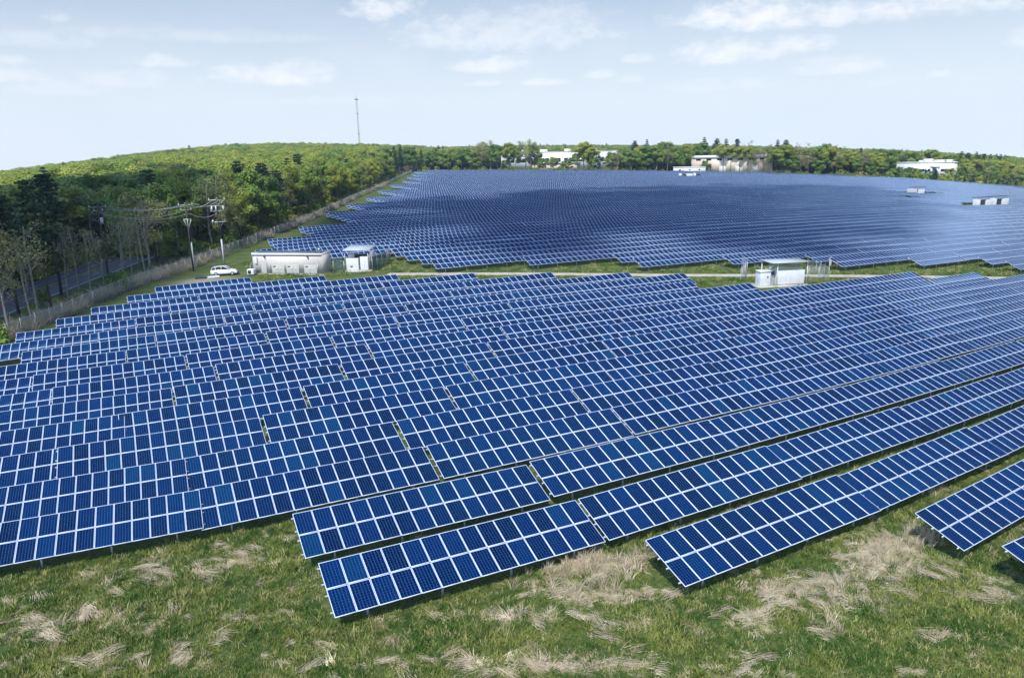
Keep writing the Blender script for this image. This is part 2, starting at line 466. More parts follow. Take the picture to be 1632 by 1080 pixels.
M['leafC'] = leaf_mat('budding_leaves', (0.29, 0.27, 0.12), (0.25, 0.30, 0.08))
M['needle'] = leaf_mat('pine_needles', (0.018, 0.050, 0.030), (0.034, 0.075, 0.036), 0.12)
M['bark'] = mat('bark', (0.075, 0.062, 0.050), 0.9, 0, 0.4, 2.0)
M['barkpale'] = mat('pale_bark', (0.26, 0.235, 0.20), 0.9, 0, 0.35, 2.0)
def grass_mat():
    m = leaf_mat('grass_blades', (0.075, 0.120, 0.022), (0.17, 0.18, 0.055), 0.25); t = m.node_tree; K = NT(t); b = t.nodes['Principled BSDF']
    P = K.n('ShaderNodeNewGeometry').outputs['Position']; oi = K.n('ShaderNodeObjectInfo').outputs['Random']
    n1 = K.n('ShaderNodeTexNoise', {'Vector': P, 'Scale': 0.30, 'Detail': 5.0, 'Roughness': 0.65}).outputs[0]
    n2 = K.n('ShaderNodeTexNoise', {'Vector': P, 'Scale': 1.7, 'Detail': 4.0, 'Roughness': 0.7}).outputs[0]
    c = K.mix(K.smooth(n1, 0.38, 0.62), (0.060, 0.145, 0.022), (0.25, 0.285, 0.065))
    c = K.mix(K.smooth(n2, 0.40, 0.66, 0.0, 0.85), c, (0.028, 0.080, 0.014))
    c = K.mix(K.smooth(oi, 0.6, 1.0, 0.0, 0.9), c, (0.44, 0.42, 0.18))
    t.links.new(c, b.inputs['Base Color']); return m
M['grass'] = grass_mat()
M['straw'] = leaf_mat('dry_straw', (0.66, 0.575, 0.41), (0.42, 0.355, 0.24), 0.15)

# ------------------------------------------------------------------ value noise for ground layout
_tab = rng.random((256, 256))


def vnoise(x, y, s=1.0, oct=3):
    x = np.asarray(x, float) / s; y = np.asarray(y, float) / s; o = 0; a = 1; tot = 0
    for k in range(oct):
        xi = np.floor(x).astype(int); yi = np.floor(y).astype(int); fx = x - xi; fy = y - yi
        fx = fx * fx * (3 - 2 * fx); fy = fy * fy * (3 - 2 * fy)
        g = lambda i, j: _tab[(xi + i + 37 * k) & 255, (yi + j + 91 * k) & 255]
        o = o + a * ((g(0, 0) * (1 - fx) + g(1, 0) * fx) * (1 - fy) + (g(0, 1) * (1 - fx) + g(1, 1) * fx) * fy)
        tot += a; a *= 0.5; x = x * 2.03; y = y * 2.03
    return o / tot


# straw patches in the meadow: photo ellipse (cx, cy, rx, ry, strength), turned into survey spots
PATCH = [(385, 895, 60, 14, .9), (285, 905, 70, 20, .8), (170, 985, 110, 16, .9), (60, 1005, 80, 26, .9), (240, 925, 60, 14, .6), (380, 985, 60, 10, .7), (180, 945, 30, 12, .8),
         (950, 905, 75, 26, 1.0), (965, 945, 130, 22, 1.0), (820, 985, 130, 14, .9), (1190, 990, 60, 18, .9), (1300, 945, 120, 30, 1.0), (1420, 885, 75, 36, 1.1), (1470, 860, 25, 18, .9),
         (1600, 925, 45, 18, .9), (1590, 950, 70, 12, .8), (300, 1055, 80, 18, .6), (870, 1062, 230, 16, .9), (1400, 1068, 80, 14, .6), (1120, 1068, 90, 12, .7), (60, 1060, 60, 12, .5),
         (520, 1028, 30, 8, .8), (150, 1055, 20, 10, .8), (1250, 1010, 90, 10, .5), (20, 950, 60, 12, .5), (560, 1050, 120, 12, .35), (1500, 1010, 90, 12, .4), (1010, 1000, 140, 14, .5)]


def photo_of(X, Y):
    d = np.array([X, Y, np.full_like(X, -H)]); d = d / np.linalg.norm(d, axis=0)
    u, v = _tan(d, SPITCH, SROLL, SYAW); r2 = u * u + v * v; k = 1 + SK1 * r2 + SK2 * r2 * r2
    return SCX + SF * u * k, 540 + SF * v * k


_PG = []
for cx, cy, rx, ry, k in PATCH:
    a = np.array(G(cx, cy)); b = np.array(G(cx + rx, cy)); c = np.array(G(cx, cy - ry)); e = np.array(G(cx, cy + ry))
    _PG.append((a, b - a, (c - e) / 2, k))


def straw(X, Y):
    s = np.zeros_like(X)
    for a, b, c, k in _PG:
        det = b[0] * c[1] - b[1] * c[0]; dx = X - a[0]; dy = Y - a[1]
        p = (dx * c[1] - dy * c[0]) / det; q = (b[0] * dy - b[1] * dx) / det
        s = np.maximum(s, k * np.exp(-(p * p + q * q) * 0.9))
    s = s * (0.30 + 1.15 * vnoise(X + 31, Y - 12, 1.3, 3)) + (0.40 * np.clip(vnoise(X, Y, 4.0, 4) - 0.54, 0, 1) * 2.0) * (Y < 44)
    return np.clip(s, 0, 1)


# perimeter fence line in survey coordinates (from the photograph)
FENCE = [(-48, 58), (-28, 88), (-17.8, 104.6), (-10.9, 114.6), (-1.7, 133.5), (11.0, 152.0), (25.8, 179.7), (34.8, 197.7), (52.5, 233.2), (74, 281), (96, 330), (114.1, 367.7), (140, 425), (171.9, 497.5), (205, 572), (216, 600)]
FA = np.array(FENCE, float)


def fence_off(X, Y):
    """signed distance left of the fence (positive = outside) and distance along"""
    X = np.asarray(X, float); Y = np.asarray(Y, float)
    best = np.full(X.shape, 1e9); sg = np.zeros(X.shape); al = np.zeros(X.shape); acc = 0
    for (x0, y0), (x1, y1) in zip(FA[:-1], FA[1:]):
        dx, dy = x1 - x0, y1 - y0; L = math.hypot(dx, dy)
        t = np.clip(((X - x0) * dx + (Y - y0) * dy) / L / L, 0, 1)
        qx, qy = X - x0 - t * dx, Y - y0 - t * dy; d = np.hypot(qx, qy)
        side = np.sign(dx * qy - dy * qx)
        m = d < best
        best = np.where(m, d, best); sg = np.where(m, d * np.where(side == 0, 1, side), sg); al = np.where(m, acc + t * L, al)
        acc += L
    return sg, al


# far edge of the array
FAR = np.array([(200, 590), (213.6, 580), (288.8, 484.7), (392, 402), (449.8, 339.2), (486.7, 250), (520, 190), (560, 120)], float)


# ------------------------------------------------------------------ ground
def ground_mat():
    m = bpy.data.materials.new('meadow'); m.use_nodes = True; t = m.node_tree; K = NT(t); b = t.nodes['Principled BSDF']
    at = K.n('ShaderNodeVertexColor', layer_name='tint'); s = K.n('ShaderNodeSeparateColor', {0: at.outputs[0]})
    P = K.n('ShaderNodeNewGeometry').outputs['Position']
    n1 = K.n('ShaderNodeTexNoise', {'Vector': P, 'Scale': 0.35, 'Detail': 6.0, 'Roughness': 0.65}).outputs[0]
    n2 = K.n('ShaderNodeTexNoise', {'Vector': P, 'Scale': 5.0, 'Detail': 6.0, 'Roughness': 0.75}).outputs[0]
    n3 = K.n('ShaderNodeTexNoise', {'Vector': P, 'Scale': 1.6, 'Detail': 4.0, 'Roughness': 0.7, 'Distortion': 1.5}).outputs[0]
    g = K.mix(K.smooth(n1, 0.35, 0.65), (0.026, 0.066, 0.012), (0.095, 0.13, 0.032))
    g = K.mix(K.smooth(n2, 0.35, 0.7), K.mix(0.45, g, (0.014, 0.030, 0.008)), K.mix(0.35, g, (0.20, 0.20, 0.075)))
    st = K.mix(K.smooth(n3, 0.3, 0.7), (0.17, 0.15, 0.08), (0.46, 0.40, 0.25))
    f = K.m('ADD', s.outputs[0], K.m('MULTIPLY', K.m('SUBTRACT', n2, 0.5), 0.9))
    c = K.mix(K.smooth(f, 0.55, 1.0), g, st)
    c = K.mix(s.outputs[1], c, K.mix(K.smooth(n3, 0.3, 0.7), (0.030, 0.028, 0.014), (0.062, 0.050, 0.030)))     # forest floor
    c = K.mix(s.outputs[2], c, K.mix(n2, (0.30, 0.25, 0.19), (0.46, 0.40, 0.31)))          # bare earth
    t.links.new(c, b.inputs['Base Color']); b.inputs['Roughness'].default_value = 0.95; b.inputs['Specular IOR Level'].default_value = 0.15
    bn = K.n('ShaderNodeBump', {'Height': n2, 'Strength': 0.8, 'Distance': 0.12}); t.links.new(bn.outputs[0], b.inputs['Normal'])
    return m


def build_ground():
    az = np.concatenate([np.linspace(-math.pi + SYAW, SYAW - 0.85, 36)[:-1], np.linspace(SYAW - 0.85, SYAW + 0.85, 440), np.linspace(SYAW + 0.85, SYAW + math.pi, 36)[1:]])
    r = [3.0]
    while r[-1] < 2000: r.append(r[-1] * (1.011 if 20 < r[-1] < 60 else 1.02 if r[-1] < 600 else 1.06) + 0.02)
    r = np.array(r); A, RR = np.meshgrid(az, r)
    X = RR * np.sin(A); Y = RR * np.cos(A)
    X = np.concatenate([[0], X.ravel()]); Y = np.concatenate([[0], Y.ravel()])
    zb = (vnoise(X, Y, 0.9, 3) - 0.5) * 0.16 * (np.hypot(X, Y) < 75)
    off, al = fence_off(X, Y)
    V = W(X, Y, hill(X, Y) * np.clip(off / 60, 0, 1) + zb)
    na, nr = len(az), len(r)
    i = np.arange(nr - 1)[:, None] * na + np.arange(na - 1)[None, :] + 1
    Q = np.stack([i, i + 1, i + na + 1, i + na], -1).reshape(-1, 4)[:, ::-1]
    T = np.stack([np.zeros(na - 1, int), np.arange(na - 1) + 1, np.arange(na - 1) + 2], -1)[:, ::-1]
    s = straw(X, Y) * np.clip((90 - np.hypot(X, Y)) / 30, 0.25, 1)
    outband = np.clip(1 - np.abs(off - 2.6) / 2.4, 0, 1) * (al < 900)
    s = np.maximum(s, outband * 0.95 * (vnoise(X, Y, 9, 2) > 0.30))
    vo = np.interp(al, [0, 55, 95, 115, 135, 900], [9, 9, 16, 15, 6, 6])
    forest = np.clip((off - vo) / 2.5, 0, 1)
    beyond = _poly_side(X, Y)
    forest = np.maximum(forest, np.clip((beyond - 14) / 15, 0, 1))
    bare = 0.7 * np.clip((vnoise(X + 5, Y, 14, 2) - 0.60) * 6, 0, 1) * ((np.abs(beyond - 5) < 7) & (al > 250))
    bare = np.maximum(bare, 0.75 * np.exp(-((X - 11) / 5) ** 2 - ((Y - 137) / 2.5) ** 2))
    tint = np.stack([s, forest, bare], -1)
    me = make_mesh('ground', V, [T, Q], [ground_mat()], smooth=True, col=tint)
    tag(obj('ground', me), 'meadow of green grass and flattened straw under the solar field', kind='structure')


def _poly_side(X, Y):
    best = np.full(X.shape, 1e9); sg = np.zeros(X.shape)
    for (x0, y0), (x1, y1) in zip(FAR[:-1], FAR[1:]):
        dx, dy = x1 - x0, y1 - y0; L = math.hypot(dx, dy)
        t = np.clip(((X - x0) * dx + (Y - y0) * dy) / L / L, 0, 1)
        qx, qy = X - x0 - t * dx, Y - y0 - t * dy; d = np.hypot(qx, qy); m = d < best
        side = np.sign(dx * qy - dy * qx)
        best = np.where(m, d, best); sg = np.where(m, d * side, sg)
    return sg


build_ground()


def ribbon(name, P, width, mt, z=0.04, label=None, offs=0.0, dash=None, kind='structure', th=0.0):
    """a strip laid along a survey polyline"""
    P = np.array(P, float); seg = np.hypot(*np.diff(P, axis=0).T); s = np.concatenate([[0], np.cumsum(seg)])
    t = np.arange(0, s[-1], 1.5); x = np.interp(t, s, P[:, 0]); y = np.interp(t, s, P[:, 1])
    if len(t) > 12:
        k = np.ones(9) / 9; xs_ = np.convolve(np.pad(x, 4, 'edge'), k, 'valid'); ys_ = np.convolve(np.pad(y, 4, 'edge'), k, 'valid'); x, y = xs_, ys_
    dx, dy = np.gradient(x), np.gradient(y); l = np.hypot(dx, dy); nx, ny = -dy / l, dx / l
    wv = width / 2 * (1 + 0.0 * t)
    off, _ = fence_off(x, y); zz = hill(x, y) * np.clip(off / 60, 0, 1) + z
    A = W(x + nx * (offs - wv), y + ny * (offs - wv), zz); B = W(x + nx * (offs + wv), y + ny * (offs + wv), zz)
    V = np.stack([A, B], 1).reshape(-1, 3); i = np.arange(len(t) - 1) * 2
    Q = np.stack([i, i + 2, i + 3, i + 1], -1)
    if dash: Q = Q[(t[:-1] % (dash[0] + dash[1])) < dash[0]]
    return make_mesh(name, V, [Q], [mt])


asph = mat('asphalt', (0.085, 0.09, 0.10), 0.85, 0, 0.2, 0.8)
ROAD = [(-130, -90), (-70, 30), (-45, 87), (-17.4, 145.3), (-5.7, 169.7), (20, 224), (60, 310), (110, 420), (170, 550), (230, 680)]
tag(obj('road', ribbon('road', ROAD, 13.5, asph, 0.03)), kind='structure')
M['yellow'] = mat('yellow_paint', (0.50, 0.30, 0.06), 0.7); M['linewhite'] = mat('white_line_paint', (0.62, 0.62, 0.60), 0.7)
rm = bpy.data.objects['road']
for nm, off, w, mt, dash in (('centre_line', -0.2, 0.16, M['yellow'], None), ('centre_line', 0.25, 0.16, M['yellow'], None), ('edge_line', -6.2, 0.16, M['linewhite'], None), ('edge_line', 6.2, 0.16, M['linewhite'], None),
                             ('lane_dash', -3.3, 0.18, M['linewhite'], (3, 9)), ('lane_dash', 3.3, 0.18, M['linewhite'], (3, 9)), ('median_line', -1.6, 0.14, M['yellow'], (9, 3))):
    obj(nm, ribbon(nm, ROAD, w, mt, 0.045, offs=off, dash=dash), rm)
side = mat('pale_path', (0.38, 0.36, 0.31), 0.95, 0, 0.25, 1.0)
tag(obj('path', ribbon('path', ROAD, 1.6, side, 0.04, offs=10.8)), kind='structure')
gravel = mat('pale_gravel', (0.36, 0.33, 0.27), 0.95, 0, 0.3, 0.9, 0.3)
TRACK = [(38, 124), (57.8, 111.3), (68, 104), (78.6, 96.6), (87.4, 91.6), (98, 85.2), (107, 79.8), (126, 68.5), (150, 54), (190, 30)]
tag(obj('track', ribbon('track', TRACK, 2.5, gravel, 0.05)), kind='structure')

# ------------------------------------------------------------------ solar tables
TL, TILT, PITCH = 3.36, 0.32451, 1.012
CT, ST = math.cos(TILT), math.sin(TILT)
ZB = 0.80


def module_geo(x0, t0, w=0.992, l=1.655):
    """one framed module lying in the tilted plane, corner at x0 along the row and t0 up the slope"""
    fr = 0.020; th = 0.04
    def P(x, t, h): return (x0 + x, (t0 + t) * CT - h * ST, (t0 + t) * ST + h * CT)
    V = [P(0, 0, 0), P(w, 0, 0), P(w, l, 0), P(0, l, 0), P(0, 0, th), P(w, 0, th), P(w, l, th), P(0, l, th),
         P(fr, fr, th - .003), P(w - fr, fr, th - .003), P(w - fr, l - fr, th - .003), P(fr, l - fr, th - .003)]
    Q = [(0, 3, 2, 1), (0, 1, 5, 4), (1, 2, 6, 5), (2, 3, 7, 6), (3, 0, 4, 7), (4, 5, 9, 8), (5, 6, 10, 9), (6, 7, 11, 10), (7, 4, 8, 11), (8, 9, 10, 11)]
    mi = [2] + [0] * 8 + [1]
    return V, Q, mi


M['backsheet'] = mat('backsheet', (0.45, 0.46, 0.48), 0.6)


def modules_mesh(name, cells):
    V = []; Q = []; mi = []; uv = []
    for c, r in cells:
        v, q, m = module_geo(c * PITCH, r * 1.69); n = len(V)
        V += v; Q += [[i + n for i in f] for f in q]; mi += m
        uv += [(0, 0)] * 4 * 9 + [(c + .0001, r + .0001), (c + .9999, r + .0001), (c + .9999, r + .9999), (c + .0001, r + .9999)]
    return make_mesh(name, V, [Q], [M['alu'], M['pv'], M['backsheet']], [mi], uv=uv)


one_module = modules_mesh('solar_panel', [(0, 0)])
all_modules = modules_mesh('panel_array', [(c, r) for r in (0, 1) for c in range(14)])
rows_mod = modules_mesh('panel_strip', [(c, 0) for c in range(14)])
X0 = -7.084
rl = MB()
rl.box(-0.15, 14.3, -0.03, 0.03, -0.10, 0.0)
rail_me = rl.mesh('rail', M['galv'])
def sloped_box(mb, x0, x1, t0, t1, h0, h1):
    def P(x, t, h): return (x, t * CT - h * ST, t * ST + h * CT)
    V = [P(x0, t0, h0), P(x1, t0, h0), P(x1, t1, h0), P(x0, t1, h0), P(x0, t0, h1), P(x1, t0, h1), P(x1, t1, h1), P(x0, t1, h1)]
    mb.add(V, (), [(0, 3, 2, 1), (4, 5, 6, 7), (0, 1, 5, 4), (1, 2, 6, 5), (2, 3, 7, 6), (3, 0, 4, 7)])
rafter = MB(); sloped_box(rafter, -0.04, 0.04, 0.25, 3.1, -0.22, -0.10); rafter_me = rafter.mesh('rafter', M['galv'])
postf = MB(); postf.box(-0.05, 0.05, -0.04, 0.04, -0.5, 0.83); postf_me = postf.mesh('post', M['galv'])
postb = MB(); postb.box(-0.05, 0.05, -0.04, 0.04, -0.5, 1.46); postb_me = postb.mesh('post', M['galv'])
sf = MB()
for t in (0.35, 1.35, 2.05, 3.05): sloped_box(sf, X0 - 0.12, X0 + 14.28, t - 0.03, t + 0.03, -0.10, -0.004)
for k in range(4):
    x = X0 + 1.6 + k * 3.66; sloped_box(sf, x - .04, x + .04, .25, 3.1, -.22, -.10)
support_me = None
sup = MB()
for v in sf.V: pass
def build_support():
    mb = MB()
    for t in (0.35, 1.35, 2.05, 3.05): sloped_box(mb, X0 - 0.12, X0 + 14.28, t - 0.03, t + 0.03, -0.10, -0.004)
    for k in range(4):
        x = X0 + 1.6 + k * 3.66; sloped_box(mb, x - .04, x + .04, .25, 3.1, -.22, -.10)
    for v in mb.V: v[:, 2] += ZB
    for k in range(4):
        x = X0 + 1.6 + k * 3.66
        mb.box(x - .05, x + .05, .55, .63, -.5, ZB); mb.box(x - .05, x + .05, 2.42, 2.50, -.5, ZB + .62)
    return mb.mesh('support_frame', M['galv'])
support_me = build_support()
br_ = MB(); br_.tube([(0, .62, .35), (0, 2.0, 1.30)], [.03, .03], 5).tube([(0, 2.42, .45), (0, 1.35, 1.08)], [.03, .03], 5); brace_me = br_.mesh('brace', M['galv'])
cb_ = MB(); cb_.tube([(X0 + x_, 1.72 + .02 * math.sin(x_ * 3), 1.18 - .05 * abs(math.sin(x_ * 1.55))) for x_ in np.linspace(0, 14.1, 40)], .018, 4); cable_me = cb_.mesh('cable', M['rubber'])
rails_me = []
for t in (0.35, 1.35, 2.05, 3.05):
    mb = MB(); sloped_box(mb, X0 - 0.12, X0 + 14.28, t - 0.03, t + 0.03, -0.10, -0.004); rails_me.append(mb.mesh('rail', M['galv']))
# whole table in one mesh for the far mass
def whole():
    V = []; F = []; mi = []; uv = []
    me = all_modules
    return me

# rows: (y of lower edge, x where some table starts, table pitch, first x wanted, last x wanted)
P1, P2, P3 = 14.418, 14.30, 14.80
ROWS = [('near', 6.9, 64, P1, 64, 130), ('near', 12.72, 35.45, P1, 35, 140), ('near', 18.55, 35.21, P1, 35, 150), ('near', 24.43, 21.09, P1, 21, 160), ('near', 30.21, 6.24, P1, 6, 170), ('near', 36.06, 6.31, P1, 6, 175), ('near', 41.82, -12.59, P1, -56, 170),
        ('near', 47.30, -12.75, P1, -56, 165), ('near', 53.09, -21.02, P1, -51, 160), ('near', 58.80, -16.73, P1, -47, 150), ('near', 64.08, -26.59, P1, -42, 117), ('near', 69.58, -22.45, P1, -38, 107),
        ('near', 74.85, -24.65, P1, -40, 76), ('near', 80.30, -15.7, P2, -31, 71), ('near', 85.80, -12.5, P2, -13, 73), ('near', 91.2, -18.7, P2, -20, 67), ('near', 96.7, -14.4, P2, -15, 57.5),
        ('near', 102.5, -10.0, P2, -11, 47.5), ('near', 108.0, -5.8, P2, -6.5, 37.5), ('near', 113.6, -1.0, P2, -2, 28), ('near', 119.1, 3.1, P2, 2, 17.6)]
FF = {68.7: 135.2, 74.6: 135.3, 80.1: 120.6, 85.9: 105.7, 91.6: 105.9, 96.9: 90.9, 102.3: 75.8, 108.0: 75.7, 113.7: 61.2, 118.9: 46.6, 124.7: 46.4, 130.7: 45.9, 136.5: 45.7, 142.1: 31.0, 147.6: 30.9, 153.0: 23.4}
ffs = [(62.9, 150.2), (57.0, 165.0), (51, 180)] + [(y, x) for y, x in FF.items()]
y = 158.5
while y < 585:
    st = [(157, 23.4), (174, 28.6), (195, 40), (230, 56), (260, 70), (290, 85.2), (326, 102), (368, 122), (411, 141.6), (450, 160), (492, 177), (540, 196), (999, 214)]
    ffs.append((y, [x for yy, x in st if y <= yy][0])); y += 5.5
ffs.sort()
HOLES = [(G(1100, 284), 15, 9), (G(1463, 311), 13, 9), (G(1583, 330), 20, 9), (G(1450, 318), 10, 6), (G(1545, 333), 10, 6)]
tables = []          # (field, row index, x, y, pitch)
for ri, (fld, yy, x0, p, xa, xb) in enumerate(ROWS):
    k0 = math.ceil((xa - 0.8 - x0) / p); x = x0 + k0 * p
    while x + p < xb + 1.2: tables.append(('near', ri, x, yy, p)); x += p
for ri, (yy, xs_) in enumerate(ffs):
    x = xs_
    while x < 620:
        cx, cy = x + 7.3, yy + 1.6
        b = float(_poly_side(np.array([cx]), np.array([cy]))[0])
        ok = b < -5 and not any(abs(cx - h[0][0]) < h[1] and abs(cy - h[0][1]) < h[2] for h in HOLES)
        if ok: tables.append(('far', ri, x, yy, P3))
        x += P3


def shown(x, yy, p):
    c = np.array([[x + a * p, yy + b, z] for a in (0.02, .25, .5, .75, .98) for b, z in ((0.05, ZB + .05), (1.6, 1.35), (3.1, 1.8))])
    u, v, f = photo_px(W(c[:, 0], c[:, 1], c[:, 2]))
    return bool(((u > 1) & (u < PW - 1) & (v > 1) & (v < PH - 1) & (f > 0)).any())


def table_pose(o, x, yy, p):
    o_, ex, ey, ez = frame(x + p / 2 - 0.125, yy + 1.6, 0, 0, e=6.0)
    _, _, ey, ez = frame(x + p / 2 - 0.125, yy + 1.6, 0, 1.0, e=1.6)
    org = W(x + p / 2 - 0.125, yy, 0.0)
    jr = np.random.default_rng(int(abs(x) * 100) + int(yy * 1000)); ex = ex + [0, 0, jr.normal(0, .0022)]; ey = ey + [0, 0, jr.normal(0, .006)]; org = org + [0, 0, jr.normal(0, .02)]
    X_ = unit(ex); Y_ = unit(ey - X_ * ey.dot(X_)); Z_ = np.cross(X_, Y_)
    return org, Matrix(((X_[0], Y_[0], Z_[0]), (X_[1], Y_[1], Z_[1]), (X_[2], Y_[2], Z_[2]))).to_euler(), (np.linalg.norm(ex) * (p - 0.13) / 14.148, np.linalg.norm(ey), np.linalg.norm(ez))


vis = []; mass = []
for tb in tables:
    d = math.hypot(tb[2] + 7, tb[3])
    if shown(tb[2], tb[3], tb[4]): vis.append((d, tb))
    else:
        u, v, f = photo_px(W(tb[2] + 7, tb[3], 1.0))
        if f[0] > 0 and -700 < u[0] < 2400: mass.append(tb)
vis.sort(key=lambda a: a[0])
single = [t for _, t in vis[:300]]; mass += [t for _, t in vis[300:]]
NEARFULL = 44


def build_table(full):
    root = empty('solar_table')
    if full:
        for r in (0, 1):
            for c in range(14):
                obj('solar_panel', one_module, root, (X0 + c * PITCH, r * 1.69 * CT, ZB + r * 1.69 * ST))
        for rm_ in rails_me: obj('rail', rm_, root, (0, 0, ZB))
        obj('cable', cable_me, root)
        for k in range(4):
            x = X0 + 1.6 + k * 3.66
            obj('rafter', rafter_me, root, (x, 0, ZB)); obj('post', postf_me, root, (x, .59, 0)); obj('post', postb_me, root, (x, 2.46, 0)); obj('brace', brace_me, root, (x, 0, 0))
    else:
        obj('panel_array', all_modules, root, (X0, 0, ZB)); obj('support_frame', support_me, root)
    return root


def copy_tree(o, parent=None):
    c = o.copy(); COL.objects.link(c)
    if parent is not None: c.parent = parent
    for ch in o.children: copy_tree(ch, c)
    return c


proto = {}
cnt = {}
order = sorted(range(len(single)), key=lambda i: (single[i][0] != 'near', single[i][1], single[i][2]))
rownames = {}
near_rows = sorted({t[1] for t in single if t[0] == 'near'}); far_rows = sorted({t[1] for t in single if t[0] == 'far'})
for i in order:
    fld, ri, x, yy, p = single[i]
    full = i < NEARFULL
    if full not in proto: proto[full] = o = build_table(full)
    else: o = copy_tree(proto[full])
    o.location, o.rotation_euler, o.scale = table_pose(o, x, yy, p)
    key = (fld, ri); cnt[key] = cnt.get(key, 0) + 1; k = cnt[key]
    if fld == 'near':
        rr = near_rows.index(ri) + 1
        lab = f'blue solar table, {ordw(k)} from the left in the {ordw(rr)} row of the nearer field'
        tag(o, lab, 'solar table', 'solar tables of the nearer field')
    else:
        rr = far_rows.index(ri) + 1
        lab = f'blue solar table, {ordw(k)} from the left in the {ordw(rr)} row beyond the grass aisle'
        tag(o, lab, 'solar table', 'solar tables beyond the grass aisle')


# ------------------------------------------------------------------ scattering (for what nobody could count)
def scatter_object(name, pts, rots, scls, idx, protos, label, cat):
    """points carry instances of a small set of plants, realised by geometry nodes"""
    coll = bpy.data.collections.new(name + '_kinds')
    for i, me in enumerate(protos):
        o = bpy.data.objects.new(f'{name}_kind_{i}', me); coll.objects.link(o)
    me = bpy.data.meshes.new(name); pts = np.asarray(pts, np.float32)
    me.vertices.add(len(pts)); me.vertices.foreach_set('co', pts.ravel())
    for nm, ty, arr in (('rot', 'FLOAT_VECTOR', rots), ('scl', 'FLOAT_VECTOR', scls)):
        a = me.attributes.new(nm, ty, 'POINT'); a.data.foreach_set('vector', np.asarray(arr, np.float32).ravel())
    a = me.attributes.new('kind', 'INT', 'POINT'); a.data.foreach_set('value', np.asarray(idx, np.int32))
    o = obj(name, me)
    ng = bpy.data.node_groups.new(name, 'GeometryNodeTree')
    ng.interface.new_socket('Geometry', in_out='INPUT', socket_type='NodeSocketGeometry')
    ng.interface.new_socket('Geometry', in_out='OUTPUT', socket_type='NodeSocketGeometry')
    K = NT(ng); gi = K.n('NodeGroupInput'); go = K.n('NodeGroupOutput')
    ci = K.n('GeometryNodeCollectionInfo'); ci.inputs['Collection'].default_value = coll; ci.inputs['Separate Children'].default_value = True; ci.inputs['Reset Children'].default_value = True
    ar = K.n('GeometryNodeInputNamedAttribute', {'Name': 'rot'}, data_type='FLOAT_VECTOR')
    as_ = K.n('GeometryNodeInputNamedAttribute', {'Name': 'scl'}, data_type='FLOAT_VECTOR')
    ai = K.n('GeometryNodeInputNamedAttribute', {'Name': 'kind'}, data_type='INT')
    er = K.n('FunctionNodeEulerToRotation', {0: ar.outputs['Attribute']})
    ip = K.n('GeometryNodeInstanceOnPoints', {'Points': gi.outputs[0], 'Instance': ci.outputs[0], 'Pick Instance': True,
             'Instance Index': ai.outputs['Attribute'], 'Rotation': er.outputs[0], 'Scale': as_.outputs['Attribute']})
    ng.links.new(ip.outputs[0], go.inputs[0])
    mod = o.modifiers.new('scatter', 'NODES'); mod.node_group = ng
    return tag(o, label, cat, kind='stuff')


def far_table_mesh():
    a = all_modules
    V = np.empty(len(a.vertices) * 3, np.float32); a.vertices.foreach_get('co', V); V = V.reshape(-1, 3) + np.array([X0, 0, ZB])
    n = len(a.polygons); L = np.empty(n * 4, np.int32); a.loops.foreach_get('vertex_index', L)
    mi = np.empty(n, np.int32); a.polygons.foreach_get('material_index', mi)
    uv = np.empty(n * 8, np.float32); a.uv_layers[0].data.foreach_get('uv', uv)
    s = support_me; V2 = np.empty(len(s.vertices) * 3, np.float32); s.vertices.foreach_get('co', V2); V2 = V2.reshape(-1, 3)
    n2 = len(s.polygons); L2 = np.empty(n2 * 4, np.int32); s.loops.foreach_get('vertex_index', L2)
    return make_mesh('far_table', np.concatenate([V, V2]), [np.concatenate([L.reshape(-1, 4), L2.reshape(-1, 4) + len(V)])], [M['alu'], M['pv'], M['backsheet'], M['galv']],
                     [np.concatenate([mi, np.full(n2, 3)])], uv=np.concatenate([uv, np.zeros(n2 * 8)]))


ps = []; rs = []; ss = []
for fld, ri, x, yy, p in mass:
    l_, r_, s_ = table_pose(None, x, yy, p); ps.append(l_); rs.append(tuple(r_)); ss.append(s_)
scatter_object('solar_field', ps, rs, ss, np.zeros(len(ps)), [far_table_mesh()], 'distant rows of blue solar tables running back to the tree line', 'solar array')

# ------------------------------------------------------------------ trees
def quads_at(C, Nrm, size, rg, aspect=1.0):
    """leaf cards: centres C, normals, sizes"""
    n = len(C); a = rg.normal(size=(n, 3)); a = np.cross(Nrm, a); a /= np.linalg.norm(a, axis=1)[:, None] + 1e-9
    b = np.cross(Nrm, a); s = np.broadcast_to(np.asarray(size), (n,))[:, None]
    a = a * s * aspect; b = b * s
    V = np.stack([C - a - b * .6, C + a * .6 - b, C + a + b * .6, C - a * .6 + b], 1).reshape(-1, 3)
    return V, (np.arange(n)[:, None] * 4 + np.arange(4)[None, :])


